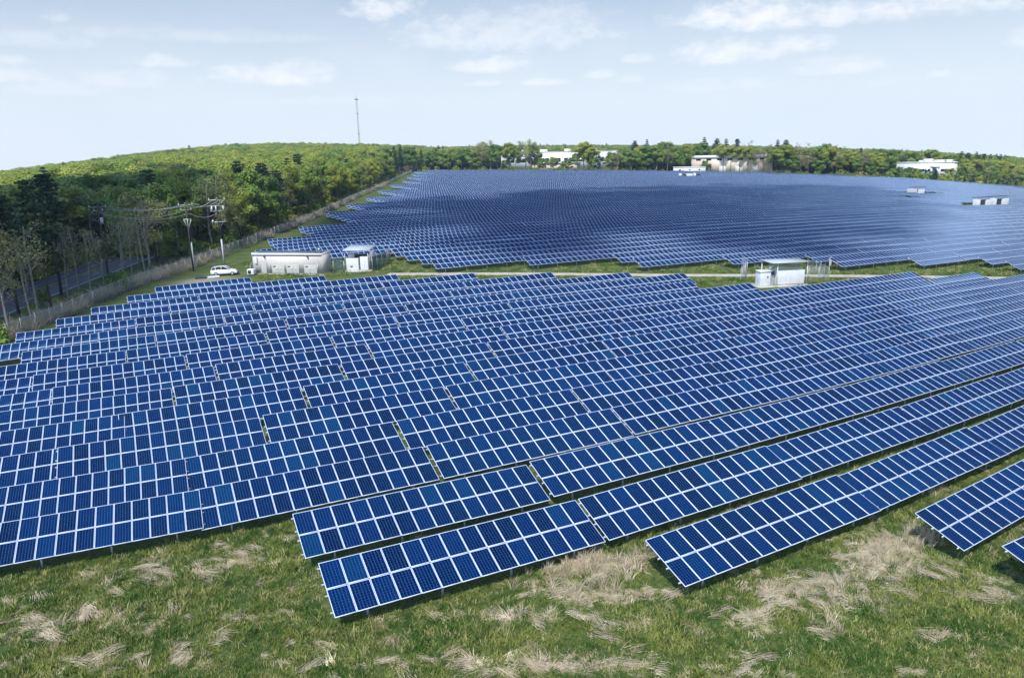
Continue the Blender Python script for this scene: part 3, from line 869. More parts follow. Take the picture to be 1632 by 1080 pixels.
def limbs(seed, h, base, spread, nl, r0, lean=0.4, up=0.6, twigs=2):
    """tapered trunk and limbs; returns MB and limb tips"""
    rg = np.random.default_rng(seed); mb = MB(); tips = []
    n = 8; z = np.linspace(-0.4, h * 0.86, n); P = np.stack([np.cumsum(rg.normal(0, lean * .25, n)), np.cumsum(rg.normal(0, lean * .25, n)), z], -1); P[:, :2] -= P[0, :2]
    mb.tube(P, np.linspace(r0, r0 * .18, n), 6); tips.append(P[-1])
    for k in range(nl):
        f = base + (1 - base) * (k + .5) / nl * .93; i = f * (n - 1) ; q = np.array([np.interp(i, range(n), P[:, j]) for j in range(3)])
        a = rg.uniform(0, 6.283); L = spread * rg.uniform(.65, 1.15) * (1.25 - .75 * (f - base) / (1 - base)) * (.45 if f < base + .06 else 1)
        d = np.array([math.cos(a), math.sin(a), 0]); e = q + d * L + np.array([0, 0, L * up * rg.uniform(.5, 1.4)]); e[2] = min(e[2], h * .98)
        mid = (q + e) / 2 + np.array([0, 0, -L * .08]) + rg.normal(0, L * .06, 3)
        rr = r0 * .38 * (1.1 - f * .6); mb.tube([q, mid, e], [rr, rr * .6, rr * .2], 4, cap=False); tips += [e, mid * .35 + e * .65]
        for w in range(twigs):
            t = rg.uniform(.35, .9); s = q + (e - q) * t; dd = unit(d + rg.normal(0, .8, 3) + [0, 0, .5]); e2 = s + dd * L * rg.uniform(.3, .55)
            mb.tube([s, e2], [rr * .45, rr * .12], 3, cap=False); tips.append(e2)
    return mb, np.array(tips)


def crown_mesh(name, tips, seed, per, rad, size, mt, flat=.75, shell=.75):
    rg = np.random.default_rng(seed); C = []; D_ = []
    for t in tips:
        r = rad * rg.uniform(.6, 1.35); n = int(per * rg.uniform(.6, 1.4)); d = rg.normal(size=(n, 3)); d /= np.linalg.norm(d, axis=1)[:, None]
        q = r * (shell + (1 - shell) * rg.random((n, 1))) * rg.random((n, 1)) ** .35
        C.append(t + d * q * np.array([1, 1, flat])); D_.append(d)
    C = np.concatenate(C); ctr = tips.mean(0); oc = C - ctr; oc /= np.linalg.norm(oc, axis=1)[:, None] + 1e-6
    nn = rg.normal(size=C.shape) * .45 + np.concatenate(D_) * .9 + oc * .5 + np.array([0, 0, .45]); nn /= np.linalg.norm(nn, axis=1)[:, None]
    V, Q = quads_at(C, nn, size * rg.uniform(.6, 1.3, len(C)), rg)
    return make_mesh(name, V, [Q], [mt])


def pine_crown(name, h, seed, mt, size=.26, w=.22, base=.3, n=2600, umbrella=False):
    rg = np.random.default_rng(seed); C = []
    tiers = np.linspace(base, 1.0, 15)
    for f in tiers:
        R_ = h * w * ((1 - f) ** .75 * 1.0 + .10) * rg.uniform(.75, 1.2) if not umbrella else h * w * (0.55 + .6 * math.sin((f - base) / (1 - base) * 3.0)) * rg.uniform(.7, 1.2)
        for b in range(7):
            a = rg.uniform(0, 6.283); k = int(n / 105); t = rg.random(k) ** .6
            c = np.stack([np.cos(a) * R_ * t, np.sin(a) * R_ * t, np.full(k, f * h) + .06 * R_ * t], -1) + rg.normal(0, .10 * R_ + .12, (k, 3)) * [1, 1, .45]
            C.append(c)
    C = np.concatenate(C); nn = rg.normal(size=C.shape) + [0, 0, 1.2]; nn /= np.linalg.norm(nn, axis=1)[:, None]
    V, Q = quads_at(C, nn, size * rg.uniform(.6, 1.3, len(C)), rg, .8)
    return make_mesh(name, V, [Q], [mt])


# kinds: (name, look, trunk mesh, crown mesh, nominal height)
KIND = {}
def broad(key, seed, h, base, spread, nl, per, rad, size, leaf, bark, look, up=.6, twigs=2, r0=.26):
    if key[0] in 'abr': per = int(per * 1.3); rad *= 1.12; size *= 1.08
    mb, tips = limbs(seed, h, base, spread, nl, r0, up=up, twigs=twigs)
    KIND[key] = (look, mb.mesh('trunk', M[bark]), crown_mesh('crown', tips, seed + 50, per, rad, size, M[leaf]), h)
broad('a1', 1, 17, .38, 4.2, 15, 95, 1.35, .17, 'leafA', 'bark', 'yellow-green broadleaf tree')
broad('a2', 2, 17, .45, 3.8, 13, 100, 1.3, .17, 'leafA', 'bark', 'yellow-green broadleaf tree')
broad('b1', 3, 17, .30, 4.5, 17, 95, 1.45, .18, 'leafB', 'bark', 'mid-green broadleaf tree')
broad('b2', 4, 17, .42, 3.6, 14, 105, 1.3, .17, 'leafB', 'barkpale', 'mid-green broadleaf tree')
broad('c1', 5, 17, .35, 4.3, 16, 32, 1.3, .13, 'leafC', 'barkpale', 'sparse budding tree with pale limbs', twigs=4)
broad('c2', 6, 17, .30, 3.6, 15, 26, 1.2, .12, 'leafC', 'barkpale', 'sparse budding tree with pale limbs', up=.9, twigs=5)
broad('n1', 7, 16, .45, 3.4, 14, 3, 1.0, .10, 'leafC', 'barkpale', 'leafless tree with pale bare branches', up=.9, twigs=7, r0=.2)
broad('n2', 8, 15, .35, 3.8, 16, 2, 1.0, .10, 'leafC', 'barkpale', 'leafless tree with pale bare branches', up=.7, twigs=7, r0=.18)
broad('r1', 61, 17, .45, 3.3, 10, 210, 2.0, .20, 'leafA', 'bark', 'full round yellow-green tree', twigs=1)
broad('r2', 62, 17, .42, 3.6, 11, 200, 1.9, .20, 'leafB', 'bark', 'full round green tree', twigs=1)
broad('r3', 63, 17, .48, 3.0, 9, 230, 2.2, .20, 'leafA', 'barkpale', 'full round yellow-green tree', twigs=1)
broad('h1', 64, 18, .60, 4.2, 12, 120, 1.4, .18, 'leafA', 'bark', 'high-crowned tree with a clear trunk')
def pine(key, seed, h, **kw):
    mb = MB(); mb.tube([(0, 0, -.4), (.1, .05, h * .5), (0, 0, h * .97)], [.24, .15, .03], 6)
    rg = np.random.default_rng(seed)
    for k in range(14):
        f = rg.uniform(.35, .9); a = rg.uniform(0, 6.28); L = h * .2 * (1.1 - f); mb.tube([(0, 0, f * h), (math.cos(a) * L, math.sin(a) * L, f * h + .1 * L)], [.05, .015], 3, cap=False)
    KIND[key] = (kw.pop('look', 'dark green pine tree'), mb.mesh('trunk', M['bark']), pine_crown('crown', h, seed, M['needle'], **kw), h)
pine('p1', 11, 18, base=.42, w=.105, n=2300, umbrella=True)
pine('p2', 12, 19, base=.48, w=.09, n=2200, umbrella=True)
pine('p3', 13, 18, base=.22, w=.17, n=3800)
pine('s1', 14, 4, base=.04, w=.30, n=1500, size=.12, look='small dark conifer')
# bushes
def bush(key, seed, leaf, look):
    rg = np.random.default_rng(seed); mb = MB(); tips = []
    for k in range(9):
        a = rg.uniform(0, 6.28); e = np.array([math.cos(a) * rg.uniform(.4, 1.3), math.sin(a) * rg.uniform(.4, 1.3), rg.uniform(1.0, 2.6)]); mb.tube([(0, 0, -.2), e * [.4, .4, .5], e], [.06, .04, .015], 4, cap=False); tips += [e, e * [.8, .8, .5], e * [1.2, 1.2, .3]]
    KIND[key] = (look, mb.mesh('trunk', M['bark']), crown_mesh('crown', np.array(tips), seed, 60, .75, .13, M[leaf], flat=.9), 3.0)
bush('u1', 21, 'leafB', 'bushy green shrub'); bush('u2', 22, 'leafA', 'bushy green shrub')


def joined(key):
    look, tm, cm, h = KIND[key]; out = []
    Vs = []; Fs = []; mi = []; n0 = 0; mats = []; tris = []; tmi = []
    for j, me in enumerate((tm, cm)):
        V = np.empty(len(me.vertices) * 3, np.float32); me.vertices.foreach_get('co', V); V = V.reshape(-1, 3)
        for p in me.polygons:
            ii = [v + n0 for v in p.vertices]
            if len(ii) == 4: Fs.append(ii); mi.append(j)
            else: tris.append(ii); tmi.append(j)
        Vs.append(V); n0 += len(V); mats.append(me.materials[0])
    F = []; mm = []
    if tris: F.append(tris); mm.append(tmi)
    F.append(Fs); mm.append(mi)
    return make_mesh('kind_' + key, np.concatenate(Vs), F, mats, mm)


tree_proto = {}
tree_list = []
def tree(key, X, Y, h, name=None, name_ctx=''):
    look, tm, cm, h0 = KIND[key]
    if key not in tree_proto:
        nm = {'p': 'pine_tree', 's': 'small_conifer', 'u': 'shrub', 'n': 'bare_tree', 'c': 'budding_tree'}.get(key[0], 'broadleaf_tree')
        root = empty(nm); obj('trunk', tm, root); obj('crown', cm, root); tree_proto[key] = root
    else: root = copy_tree(tree_proto[key])
    off, _ = fence_off(np.array([X]), np.array([Y])); z = float(hill(X, Y) * np.clip(off[0] / 60, 0, 1))
    p, ex, ey, ez = frame(X, Y, 0, z)
    s = h / h0 * np.linalg.norm(ez)
    root.location = p - np.array([0, 0, .15]); root.rotation_euler = (random.uniform(-.03, .03), random.uniform(-.03, .03), random.uniform(0, 6.283)); root.scale = (s * random.uniform(.88, 1.15), s * random.uniform(.88, 1.15), s)
    tree_list.append((root, look, name_ctx)); return root


def along(s, off):
    seg = np.hypot(*np.diff(FA, axis=0).T); cs = np.concatenate([[0], np.cumsum(seg)])
    i = min(max(int(np.searchsorted(cs, s) - 1), 0), len(FA) - 2); t = (s - cs[i]) / seg[i]
    d = (FA[i + 1] - FA[i]) / seg[i]; p = FA[i] + (FA[i + 1] - FA[i]) * t
    return p[0] - d[1] * off, p[1] + d[0] * off


ctxF = 'behind the perimeter fence'
# stretches: the road gap (along 68..128 m) is open with thin trunks only
rt_ = random.Random(5)
s = 30.0; taken = []
def free(x, y, r):
    if any((x - a) ** 2 + (y - b) ** 2 < r * r for a, b in taken): return False
    taken.append((x, y)); return True
# photo-placed trees: (px, py base, kind, height)
for px, py, key, h in [(-8, 548, 'u1', 3.2), (10, 520, 'c1', 16), (30, 500, 'p2', 17), (62, 505, 'n1', 15), (84, 498, 'p1', 18.5), (98, 470, 'p2', 19), (108, 480, 'n2', 13), (128, 470, 'n1', 13), (45, 470, 'c2', 16),
                       (190, 462, 'u1', 3.6), (182, 455, 'u1', 2.6), (212, 440, 'n1', 13), (222, 425, 'b2', 17), (200, 430, 'n2', 14), (238, 430, 'c1', 16), (250, 418, 'p1', 18), (262, 422, 'b1', 17), (5, 470, 'c2', 17), (-25, 500, 'b1', 17),
                       (16, 535, 'n2', 14), (52, 520, 'n1', 13), (146, 478, 'n2', 12), (168, 462, 'n1', 11), (196, 452, 'n2', 12), (232, 442, 'n1', 14), (244, 436, 'n2', 14), (70, 478, 'u1', 2.2), (95, 492, 'u2', 2.0), (120, 486, 'u1', 1.8), (140, 476, 'u2', 1.6), (50, 500, 'u1', 2.0)]:
    x, y_ = G(px, py); free(x, y_, .5); tree(key, x, y_, h, name_ctx=ctxF)
while s < 560:
    lay = (5.5, 9.5, 14, 19) if s > 131 else ()
    for o_ in lay:
        if s > 330 and o_ > 12: continue
        q = s + rt_.uniform(-2, 2); o2 = o_ + rt_.uniform(-1.6, 1.6)
        x, y_ = along(q, o2)
        if not free(x, y_, 3.0): continue
        k = rt_.random()
        key = ('r1' if k < .12 else 'a1' if k < .20 else 'r3' if k < .30 else 'a2' if k < .38 else 'r2' if k < .46 else 'b1' if k < .52 else 'b2' if k < .62 else 'c1' if k < .74 else 'c2' if k < .84 else 'n1' if k < .92 else 'p3' if k < .96 else 'p1')
        if 168 < s < 188: key = rt_.choice(['p3', 'p1', 'b1'])
        if s > 480: key = rt_.choice(['p3', 'b1', 'p1', 'b2'])
        if o_ < 7 and key[0] in 'ab' and s < 260: key = rt_.choice(['n1', 'c2', key, key])
        tree(key, x, y_, rt_.uniform(14.5, 18.5) if o_ > 7 else rt_.uniform(11, 17), name_ctx=ctxF)
    if s > 131 and rt_.random() < .75:
        x, y_ = along(s + rt_.uniform(-3, 3), rt_.uniform(3.6, 8)); 
        if free(x, y_, 1.5): tree(rt_.choice(['u1', 'u2']), x, y_, rt_.uniform(1.8, 4.2), name_ctx=ctxF)
    s += 7.5 if s < 330 else 9.5

# back tree line, placed by what the photograph shows: px, top py -> kind
ctxB = 'at the far field edge'
BSP = {}
def back(px, off, key, h):
    if key[0] in 'abc' : h *= rb.uniform(1.02, 1.14)
    # px along the far edge, off metres behind it
    lo, hi = 0.0, None
    for yy in np.linspace(255, 330, 700):
        X, Y = G(px, yy)
        if _poly_side(np.array([X]), np.array([Y]))[0] < off: break
    r_ = tree(key, X, Y, h, name_ctx=ctxB)
    if key[0] in 'abc': r_.scale = (r_.scale[0] * 1.25, r_.scale[1] * 1.25, r_.scale[2])
    return r_
# (px, depth, kind, height)
rb = random.Random(9)
bl = [(756, 9, 'b1', 15), (768, 10, 'c1', 22), (782, 12, 'c2', 23), (793, 9, 'b2', 21), (742, 14, 'b1', 17), (728, 12, 'b2', 15), (712, 9, 'b1', 14), (700, 12, 'b2', 16), (686, 9, 'b1', 15), (672, 10, 'p3', 17), (690, 22, 'a1', 18), (716, 25, 'a2', 18), (735, 28, 'c1', 19),
      (806, 11, 'b1', 9), (818, 9, 'u1', 5), (860, 11, 'a1', 8), (898, 12, 'a2', 8), (812, 14, 'a2', 21), (822, 10, 'b2', 17), (838, 12, 'c1', 23), (846, 11, 'c2', 22), (853, 16, 'b1', 19), (866, 9, 'b1', 10), (882, 9, 'a1', 11), (893, 8, 'u1', 5), (905, 10, 'b1', 9), (920, 9, 'b2', 13), (931, 12, 'a2', 22), (938, 13, 'a1', 22), (946, 9, 'b1', 11), (954, 10, 'p3', 13),
      (966, 9, 'b2', 10), (975, 14, 'b1', 15), (985, 10, 'c1', 16), (996, 12, 'b1', 17), (1006, 9, 'b2', 15), (1014, 12, 'a1', 18), (1026, 10, 'b1', 18), (1038, 9, 'p3', 17), (1046, 12, 'b2', 19), (1056, 14, 'n1', 20), (1064, 10, 'n2', 21), (1076, 14, 'b1', 19), (1085, 10, 'b2', 17), (1093, 16, 'a1', 20),
      (1104, 46, 'b1', 22), (1118, 46, 'b2', 22), (1124, 9, 'b1', 9), (1145, 14, 'h1', 20), (1152, 9, 'h1', 21), (1164, 11, 'h1', 21), (1178, 9, 'h1', 20), (1191, 9, 'h1', 20), (1208, 9, 'c1', 19), (1216, 10, 'c2', 20), (1230, 12, 'b2', 17), (1243, 10, 'a1', 21), (1254, 12, 'a2', 22),
      (1262, 9, 'b1', 14), (1275, 11, 'c1', 21), (1287, 10, 'c2', 18), (1298, 14, 'b2', 21), (1308, 9, 'b1', 15), (1320, 13, 'a1', 20), (1332, 10, 'c1', 17), (1340, 9, 'u2', 6), (1350, 13, 'a2', 18), (1362, 9, 'b2', 14), (1374, 14, 'c2', 20), (1386, 9, 'b1', 12), (1396, 14, 'a1', 15), (1406, 9, 'b2', 11), (1416, 8, 'u1', 8),
      (1300, 8, 'u1', 5), (1270, 8, 'u2', 4), (1240, 8, 'u1', 4), (1440, 8, 'u1', 6), (1452, 9, 'b1', 7), (1462, 8, 'u2', 5), (1470, 7, 'u1', 4), (1433, 14, 'b1', 9), (1448, 18, 'b2', 9), (1462, 14, 'a1', 8), (1484, 15, 'b1', 7), (1512, 14, 'a2', 10), (1474, 9, 's1', 7), (1490, 9, 's1', 8), (1500, 9, 'u1', 5), (1510, 12, 'u2', 6), (1520, 8, 's1', 5), (1530, 12, 'b1', 9), (1545, 12, 'c1', 11), (1558, 11, 'b2', 9), (1574, 12, 'c2', 12), (1586, 12, 'b1', 10), (1600, 13, 'a1', 12), (1612, 11, 'c1', 11), (1624, 12, 'b2', 11),
      (1536, 5, 's1', 4.5), (1550, 5, 's1', 4.8), (1570, 5, 's1', 4.6), (1590, 5, 's1', 4.6), (1604, 5, 's1', 3.8), (1618, 5, 's1', 5.0),
      (1528, 42, 'p3', 19), (1538, 40, 'p1', 20), (1550, 44, 'p3', 21), (1562, 40, 'p2', 20), (1572, 42, 'p3', 20), (1584, 40, 'p1', 19), (1595, 44, 'p3', 18), (1606, 55, 'b1', 16), (1622, 50, 'b2', 15),
      (1420, 60, 'b2', 20), (1438, 55, 'c1', 21), (1452, 60, 'b1', 20), (1466, 58, 'c2', 21), (1480, 62, 'b2', 21), (1496, 60, 'a1', 18), (1510, 58, 'b1', 19), (1400, 40, 'p3', 20), (1412, 42, 'b1', 20), (1388, 38, 'b2', 20), (1370, 34, 'p3', 20), (1340, 34, 'n1', 23), (1325, 32, 'n2', 24), (1310, 30, 'b2', 22),
      (1122, 44, 'p3', 25), (1140, 40, 'p1', 24), (1155, 46, 'p3', 24), (1172, 40, 'p2', 24), (1190, 46, 'n1', 26), (1236, 44, 'p3', 24), (1250, 40, 'p1', 24), (1270, 40, 'n2', 25), (1288, 44, 'n1', 25), (1010, 40, 'p1', 22), (1030, 44, 'p3', 23), (1060, 40, 'b1', 21), (630, 10, 'p3', 20), (640, 14, 'p3', 21), (652, 12, 'b1', 18)]
for px in range(668, 1420, 9):
    if 1060 < px < 1232: continue
    bl.append((px + rb.uniform(-3, 3), rb.uniform(5, 9), rb.choice(['u1', 'u2', 'u1']), rb.uniform(2.5, 5.0) if not (1102 < px < 1230) else rb.uniform(1.5, 2.6)))
for px in range(1440, 1632, 9): bl.append((px + rb.uniform(-3, 3), rb.uniform(8, 12), rb.choice(['u1', 'u2', 'b1']), rb.uniform(4.5, 7.0)))
for px, off, key, h in bl: back(px, off, key, h)
for root, look, ctx in tree_list: pass
by = {}
for root, look, ctx in tree_list: by.setdefault((look, ctx), []).append(root)
for (look, ctx), L in by.items():
    L.sort(key=lambda r: float(photo_px(np.array(r.location))[0][0]))
    for i, r in enumerate(L):
        lab = f'{look} {ctx}, {ordw(i + 1)} such from left' if len(L) > 1 else f'{look} {ctx}'
        cat = 'conifer' if 'conifer' in look else 'shrub' if 'shrub' in look else 'tree'
        tag(r, lab, cat, ('trees ' if cat != 'shrub' else 'shrubs ') + ctx)

# forest masses
fk = ['r1', 'r3', 'r2', 'b2', 'c1', 'a1', 'p3', 'c2']
fmesh = [joined(k) for k in fk]
def forest(name, gen, label, wts, hr):
    pts, rots, scl, idx = [], [], [], []
    for X, Y in gen:
        off, _ = fence_off(np.array([X]), np.array([Y])); z = float(hill(X, Y) * np.clip(off[0] / 60, 0, 1))
        pts.append((X, Y, z))
    A = np.array(pts); n = len(A)
    clump = vnoise(A[:, 0] + 400, A[:, 1], 70, 2)
    ks = rng.choice(len(fk), n, p=np.array(wts) / sum(wts))
    ks = np.where((clump > .62) & (rng.random(n) < .5), rng.choice([2, 3], n), ks)
    hh = rng.uniform(*hr, n) * (0.92 + .2 * vnoise(A[:, 0], A[:, 1], 60, 2))
    P = W(A[:, 0], A[:, 1], A[:, 2] - .3)
    s = hh / 17.3
    w_ = rng.uniform(1.05, 1.75, n); S = np.stack([s * w_, s * w_ * rng.uniform(.9, 1.1, n), s], -1)
    Rr = np.stack([rng.normal(0, .03, n), rng.normal(0, .03, n), rng.uniform(0, 6.283, n)], -1)
    return scatter_object(name, P, Rr, S, ks, fmesh, label, 'forest')


def gen_left():
    r_ = random.Random(3); out = []
    for s in np.arange(-20, 1500, 6.6):
        for o_ in np.arange(18, 760, 7.0):
            far = max(0, o_ - 150) / 400 + max(0, s - 700) / 700
            if r_.random() < min(.68, far): continue
            # extend straight beyond the surveyed fence
            if s < 620: x, y_ = along(min(s, 619), o_)
            else:
                x, y_ = along(619, o_); x += (s - 619) * .42; y_ += (s - 619) * .9
            x += r_.uniform(-2.4, 2.4); y_ += r_.uniform(-2.4, 2.4)
            # keep the carriageway and its verge clear
            rd = min(((x - a) * (d - b_) - (y_ - b_) * (c - a)) / math.hypot(c - a, d - b_) if min(b_, d) - 1 <= y_ <= max(b_, d) + 1 else 99 for (a, b_), (c, d) in zip(ROAD[:-1], ROAD[1:]))
            rr = [abs(((x - a) * (d - b_) - (y_ - b_) * (c - a)) / math.hypot(c - a, d - b_)) for (a, b_), (c, d) in zip(ROAD[:-1], ROAD[1:]) if min(b_, d) - 1 <= y_ <= max(b_, d) + 1]
            if rr and min(rr) < (12.5 if y_ < 215 else 8): continue
            if 40 < s < 131 and o_ < 30: continue
            u, v, f = photo_px(W(x, y_, 10.0))
            if f[0] < 0 or u[0] < -350 or u[0] > 1000: continue
            out.append((x, y_))
    return out


def gen_back():
    r_ = random.Random(4); out = []
    for az in np.arange(0.30, 1.32, .0075):
        r = 500
        while r < 1700:
            a = az + r_.uniform(-.005, .005); rr = r + r_.uniform(-5, 5); x, y_ = rr * math.sin(a), rr * math.cos(a)
            b = float(_poly_side(np.array([x]), np.array([y_]))[0])
            u, v, f = photo_px(W(x, y_, 10.0)); off, _ = fence_off(np.array([x]), np.array([y_]))
            keep = b > (20 if not (1395 < u[0] < 1535 or 780 < u[0] < 995 or 1085 < u[0] < 1245) else 80)
            if keep and 0 < f[0] and 600 < u[0] < 2000 and off[0] < 5: out.append((x, y_))
            r += 7 if r < 800 else 16
    return out


fl = gen_left(); fb = gen_back()
print('forest points', len(fl), len(fb), 'tables', len(single), len(mass), 'trees', len(tree_list))
forest('forest', fl, 'spring wood of yellow-green crowns covering the rise on the left', [6, 6, 3.2, 1.4, 1.1, 1.2, .10, .7], (14.5, 19))
forest('far_woods', fb, 'distant green wood closing the horizon behind the solar field', [3, 3, 5, 2, 2.0, 2, .5, 1.2], (14, 18.5))
# dark understorey beyond the road
ub = []
ru = random.Random(12)
for s in np.arange(0, 520, 3.2):
    for o_ in (22, 26, 32, 39):
        if s < 131 and o_ < 30: continue
        x, y_ = along(min(s, 619), o_ + ru.uniform(-2, 2)); ub.append((x + ru.uniform(-1, 1), y_ + ru.uniform(-1, 1)))
    if s > 131:
        for o_ in (7, 12, 17): x, y_ = along(s, o_ + ru.uniform(-2, 2)); ub.append((x, y_))
A = np.array(ub); n = len(A); P = W(A[:, 0], A[:, 1], -0.1)
us = rng.uniform(.6, 1.5, n)
scatter_object('undergrowth', P, np.stack([np.zeros(n), np.zeros(n), rng.uniform(0, 6.28, n)], -1), np.stack([us * 1.3, us * 1.3, us], -1), rng.integers(0, 2, n), [joined('u1'), joined('u2')], 'low green undergrowth between the trunks along the fence', 'undergrowth')

# ------------------------------------------------------------------ perimeter fence
def strip_mesh(name, P, h, mt, z0=0.0):
    P = np.array(P); A = W(P[:, 0], P[:, 1], z0); B = W(P[:, 0], P[:, 1], h)
    V = np.stack([A, B], 1).reshape(-1, 3); n = len(P); i = np.arange(n - 1) * 2
    Q = np.stack([i, i + 2, i + 3, i + 1], -1); L = np.concatenate([[0], np.cumsum(np.hypot(*np.diff(P, axis=0).T))])
    uv = []
    for k in range(n - 1): uv += [(L[k], 0), (L[k + 1], 0), (L[k + 1], h), (L[k], h)]
    return make_mesh(name, V, [Q], [mt], uv=uv)


pf = empty('perimeter_fence', W(-17.8, 104.6)); tag(pf, 'long grey chain-link fence with steel posts between meadow and wood', 'fence')
Ltot = float(np.hypot(*np.diff(FA, axis=0).T).sum())
fp = [along(s, 0) for s in np.arange(0, Ltot, 3.0)]
def childof(o, root):
    o.parent = root; o.matrix_parent_inverse = Matrix.Translation(-Vector(root.location)); return o
childof(obj('mesh_panel', strip_mesh('mesh_panel', fp, 2.1, M['chain'], 0.02)), pf)
mbp = MB(); mbp.tube([(0, 0, -.3), (0, 0, 2.25)], [.035, .035], 5); post_me = mbp.mesh('post', M['galv'])
for i, (x, y_) in enumerate(fp[:100]): childof(obj('post', post_me, None, W(x, y_)), pf)
rest = MB()
for x, y_ in fp[100:]:
    q = W(x, y_); rest.tube([q - [0, 0, .3], q + [0, 0, 2.25]], [.035, .035], 4)
if len(fp) > 100: tag(childof(obj('distant_posts', rest.mesh('distant_posts', M['galv'])), pf), kind='stuff')
tr_ = MB(); q = W(np.array(fp)[:, 0], np.array(fp)[:, 1], 2.12); tr_.tube(q, .022, 4); childof(obj('top_rail', tr_.mesh('top_rail', M['galv'])), pf)

# ------------------------------------------------------------------ buildings and equipment
def rbox(name, x0, x1, y0, y1, z0, z1, m, parent, bev=0.0):
    return obj(name, MB().box(x0, x1, y0, y1, z0, z1, 0, bev).mesh(name, m), parent)


# beige switchgear shed: front runs from (20,138.2) to (30.4,129.7)
a0 = np.array(G(405, 437)); a1 = np.array(G(517, 438)); hd = math.atan2(*(a1 - a0)[::-1]); Lf = float(np.hypot(*(a1 - a0)))
sh = empty('equipment_shed'); tag(sh, 'long beige metal equipment shed with flat dark roof beside the parked car', 'shed')
place(sh, a0[0], a0[1], hd)
def cladding():
    m = mat('ribbed_beige_cladding', (0.50, 0.455, 0.405), 0.62); t = m.node_tree; K = NT(t); b = t.nodes['Principled BSDF']
    co = K.n('ShaderNodeTexCoord').outputs['Object']; sx = K.n('ShaderNodeSeparateXYZ', {0: co})
    w = K.m('FRACT', K.m('MULTIPLY', sx.outputs[0], 1 / .9)); f = K.m('LESS_THAN', w, .04)
    nz = K.n('ShaderNodeTexNoise', {'Vector': co, 'Scale': .9, 'Detail': 5.0}).outputs[0]
    c = K.mix(K.smooth(nz, .35, .7), (0.52, 0.50, 0.475), (0.56, 0.54, 0.51)); c = K.mix(K.m('MULTIPLY', f, .6), c, (0.25, 0.22, 0.2)); t.links.new(c, b.inputs['Base Color']); return m
M['clad'] = cladding()
HS = 3.55
rbox('wall', 0, Lf, 0, 3.5, .12, HS, M['clad'], sh)
rbox('foundation', -.1, Lf + .1, -.1, 3.6, -.6, .12, M['concrete'], sh)
rbox('roof', -.05, Lf + .05, -.05, 3.55, HS, HS + .10, M['roofdark'], sh)
rbox('fascia', -.09, Lf + .09, -.09, -.052, HS - .30, HS + .14, M['white'], sh)
rbox('fascia', -.09, -.052, -.05, 3.6, HS - .20, HS + .14, M['white'], sh); rbox('fascia', Lf + .052, Lf + .09, -.05, 3.6, HS - .20, HS + .14, M['white'], sh)
for x in (3.6, 6.4, 9.8):
    d = rbox('cabinet_door', x + .05, x + 2.45, -.05, -.002, .25, 1.72, M['beige2'], sh, .01)
    rbox('seam', x + 1.23, x + 1.27, -.055, -.0505, .3, 1.68, M['galv'], d); rbox('louvre', x + .3, x + .8, -.056, -.0505, 1.3, 1.5, M['roofdark'], d)
    for hx in (.9, 1.7): rbox('handle', x + hx, x + hx + .22, -.10, -.051, .95, 1.15, M['white'], d)
rbox('door', 1.6, 2.6, -.05, -.002, .2, 2.4, M['beige2'], sh, .01)
rbox('downpipe', 3.25, 3.33, -.10, -.002, .2, 1.9, M['galv'], sh); rbox('downpipe', 12.4, 12.5, -.10, -.002, .2, 1.9, M['galv'], sh)
rbox('electric_box', .45, .95, -.28, -.002, 1.9, 3.0, M['white'], sh, .03)
for x in (2.3, 10.6): rbox('wall_lamp', x, x + .28, -.3, -.002, 3.0, 3.15, M['dark'], sh)
ac = rbox('air_conditioner', -.55, .75, -1.35, -.35, .15, 1.05, M['white'], sh, .06)
rbox('fan_grille', -.35, .25, -1.37, -1.351, .3, .9, M['dark'], ac)
dish = obj('roof_lamp', MB().tube([(0, 0, 0), (0, 0, .5)], [.03, .03], 6).box(-.16, .16, -.12, .12, .5, .74).mesh('roof_lamp', M['white']), sh, (Lf - .7, .6, HS + .12))

# fence posts helper for small compounds
def compound(name, label, pts, h, mt, base_post=.04, barb=False):
    pts = np.array(pts); root = empty(name, W(pts[0][0], pts[0][1])); tag(root, label, 'fence')
    P = []
    for (x0, y0), (x1, y1) in zip(pts[:-1], pts[1:]):
        n = max(1, int(round(math.hypot(x1 - x0, y1 - y0) / 1.8)))
        for k in range(n): P.append((x0 + (x1 - x0) * k / n, y0 + (y1 - y0) * k / n))
    P.append(tuple(pts[-1])); childof(obj('mesh_panel', strip_mesh('mesh_panel', P, h, mt, .05)), root)
    for x, y_ in P:
        mb = MB(); mb.tube([(0, 0, -.3), (0, 0, h + .05)], [base_post, base_post], 5)
        if barb: mb.tube([(0, 0, h), (.25, .15, h + .4)], [.025, .02], 4)
        childof(obj('post', mb.mesh('post', M['galv']), None, W(x, y_)), root)
    q = W(np.array(P)[:, 0], np.array(P)[:, 1], h); mb = MB().tube(q, .025, 4); childof(obj('top_rail', mb.mesh('top_rail', M['galv'])), root)
    return root


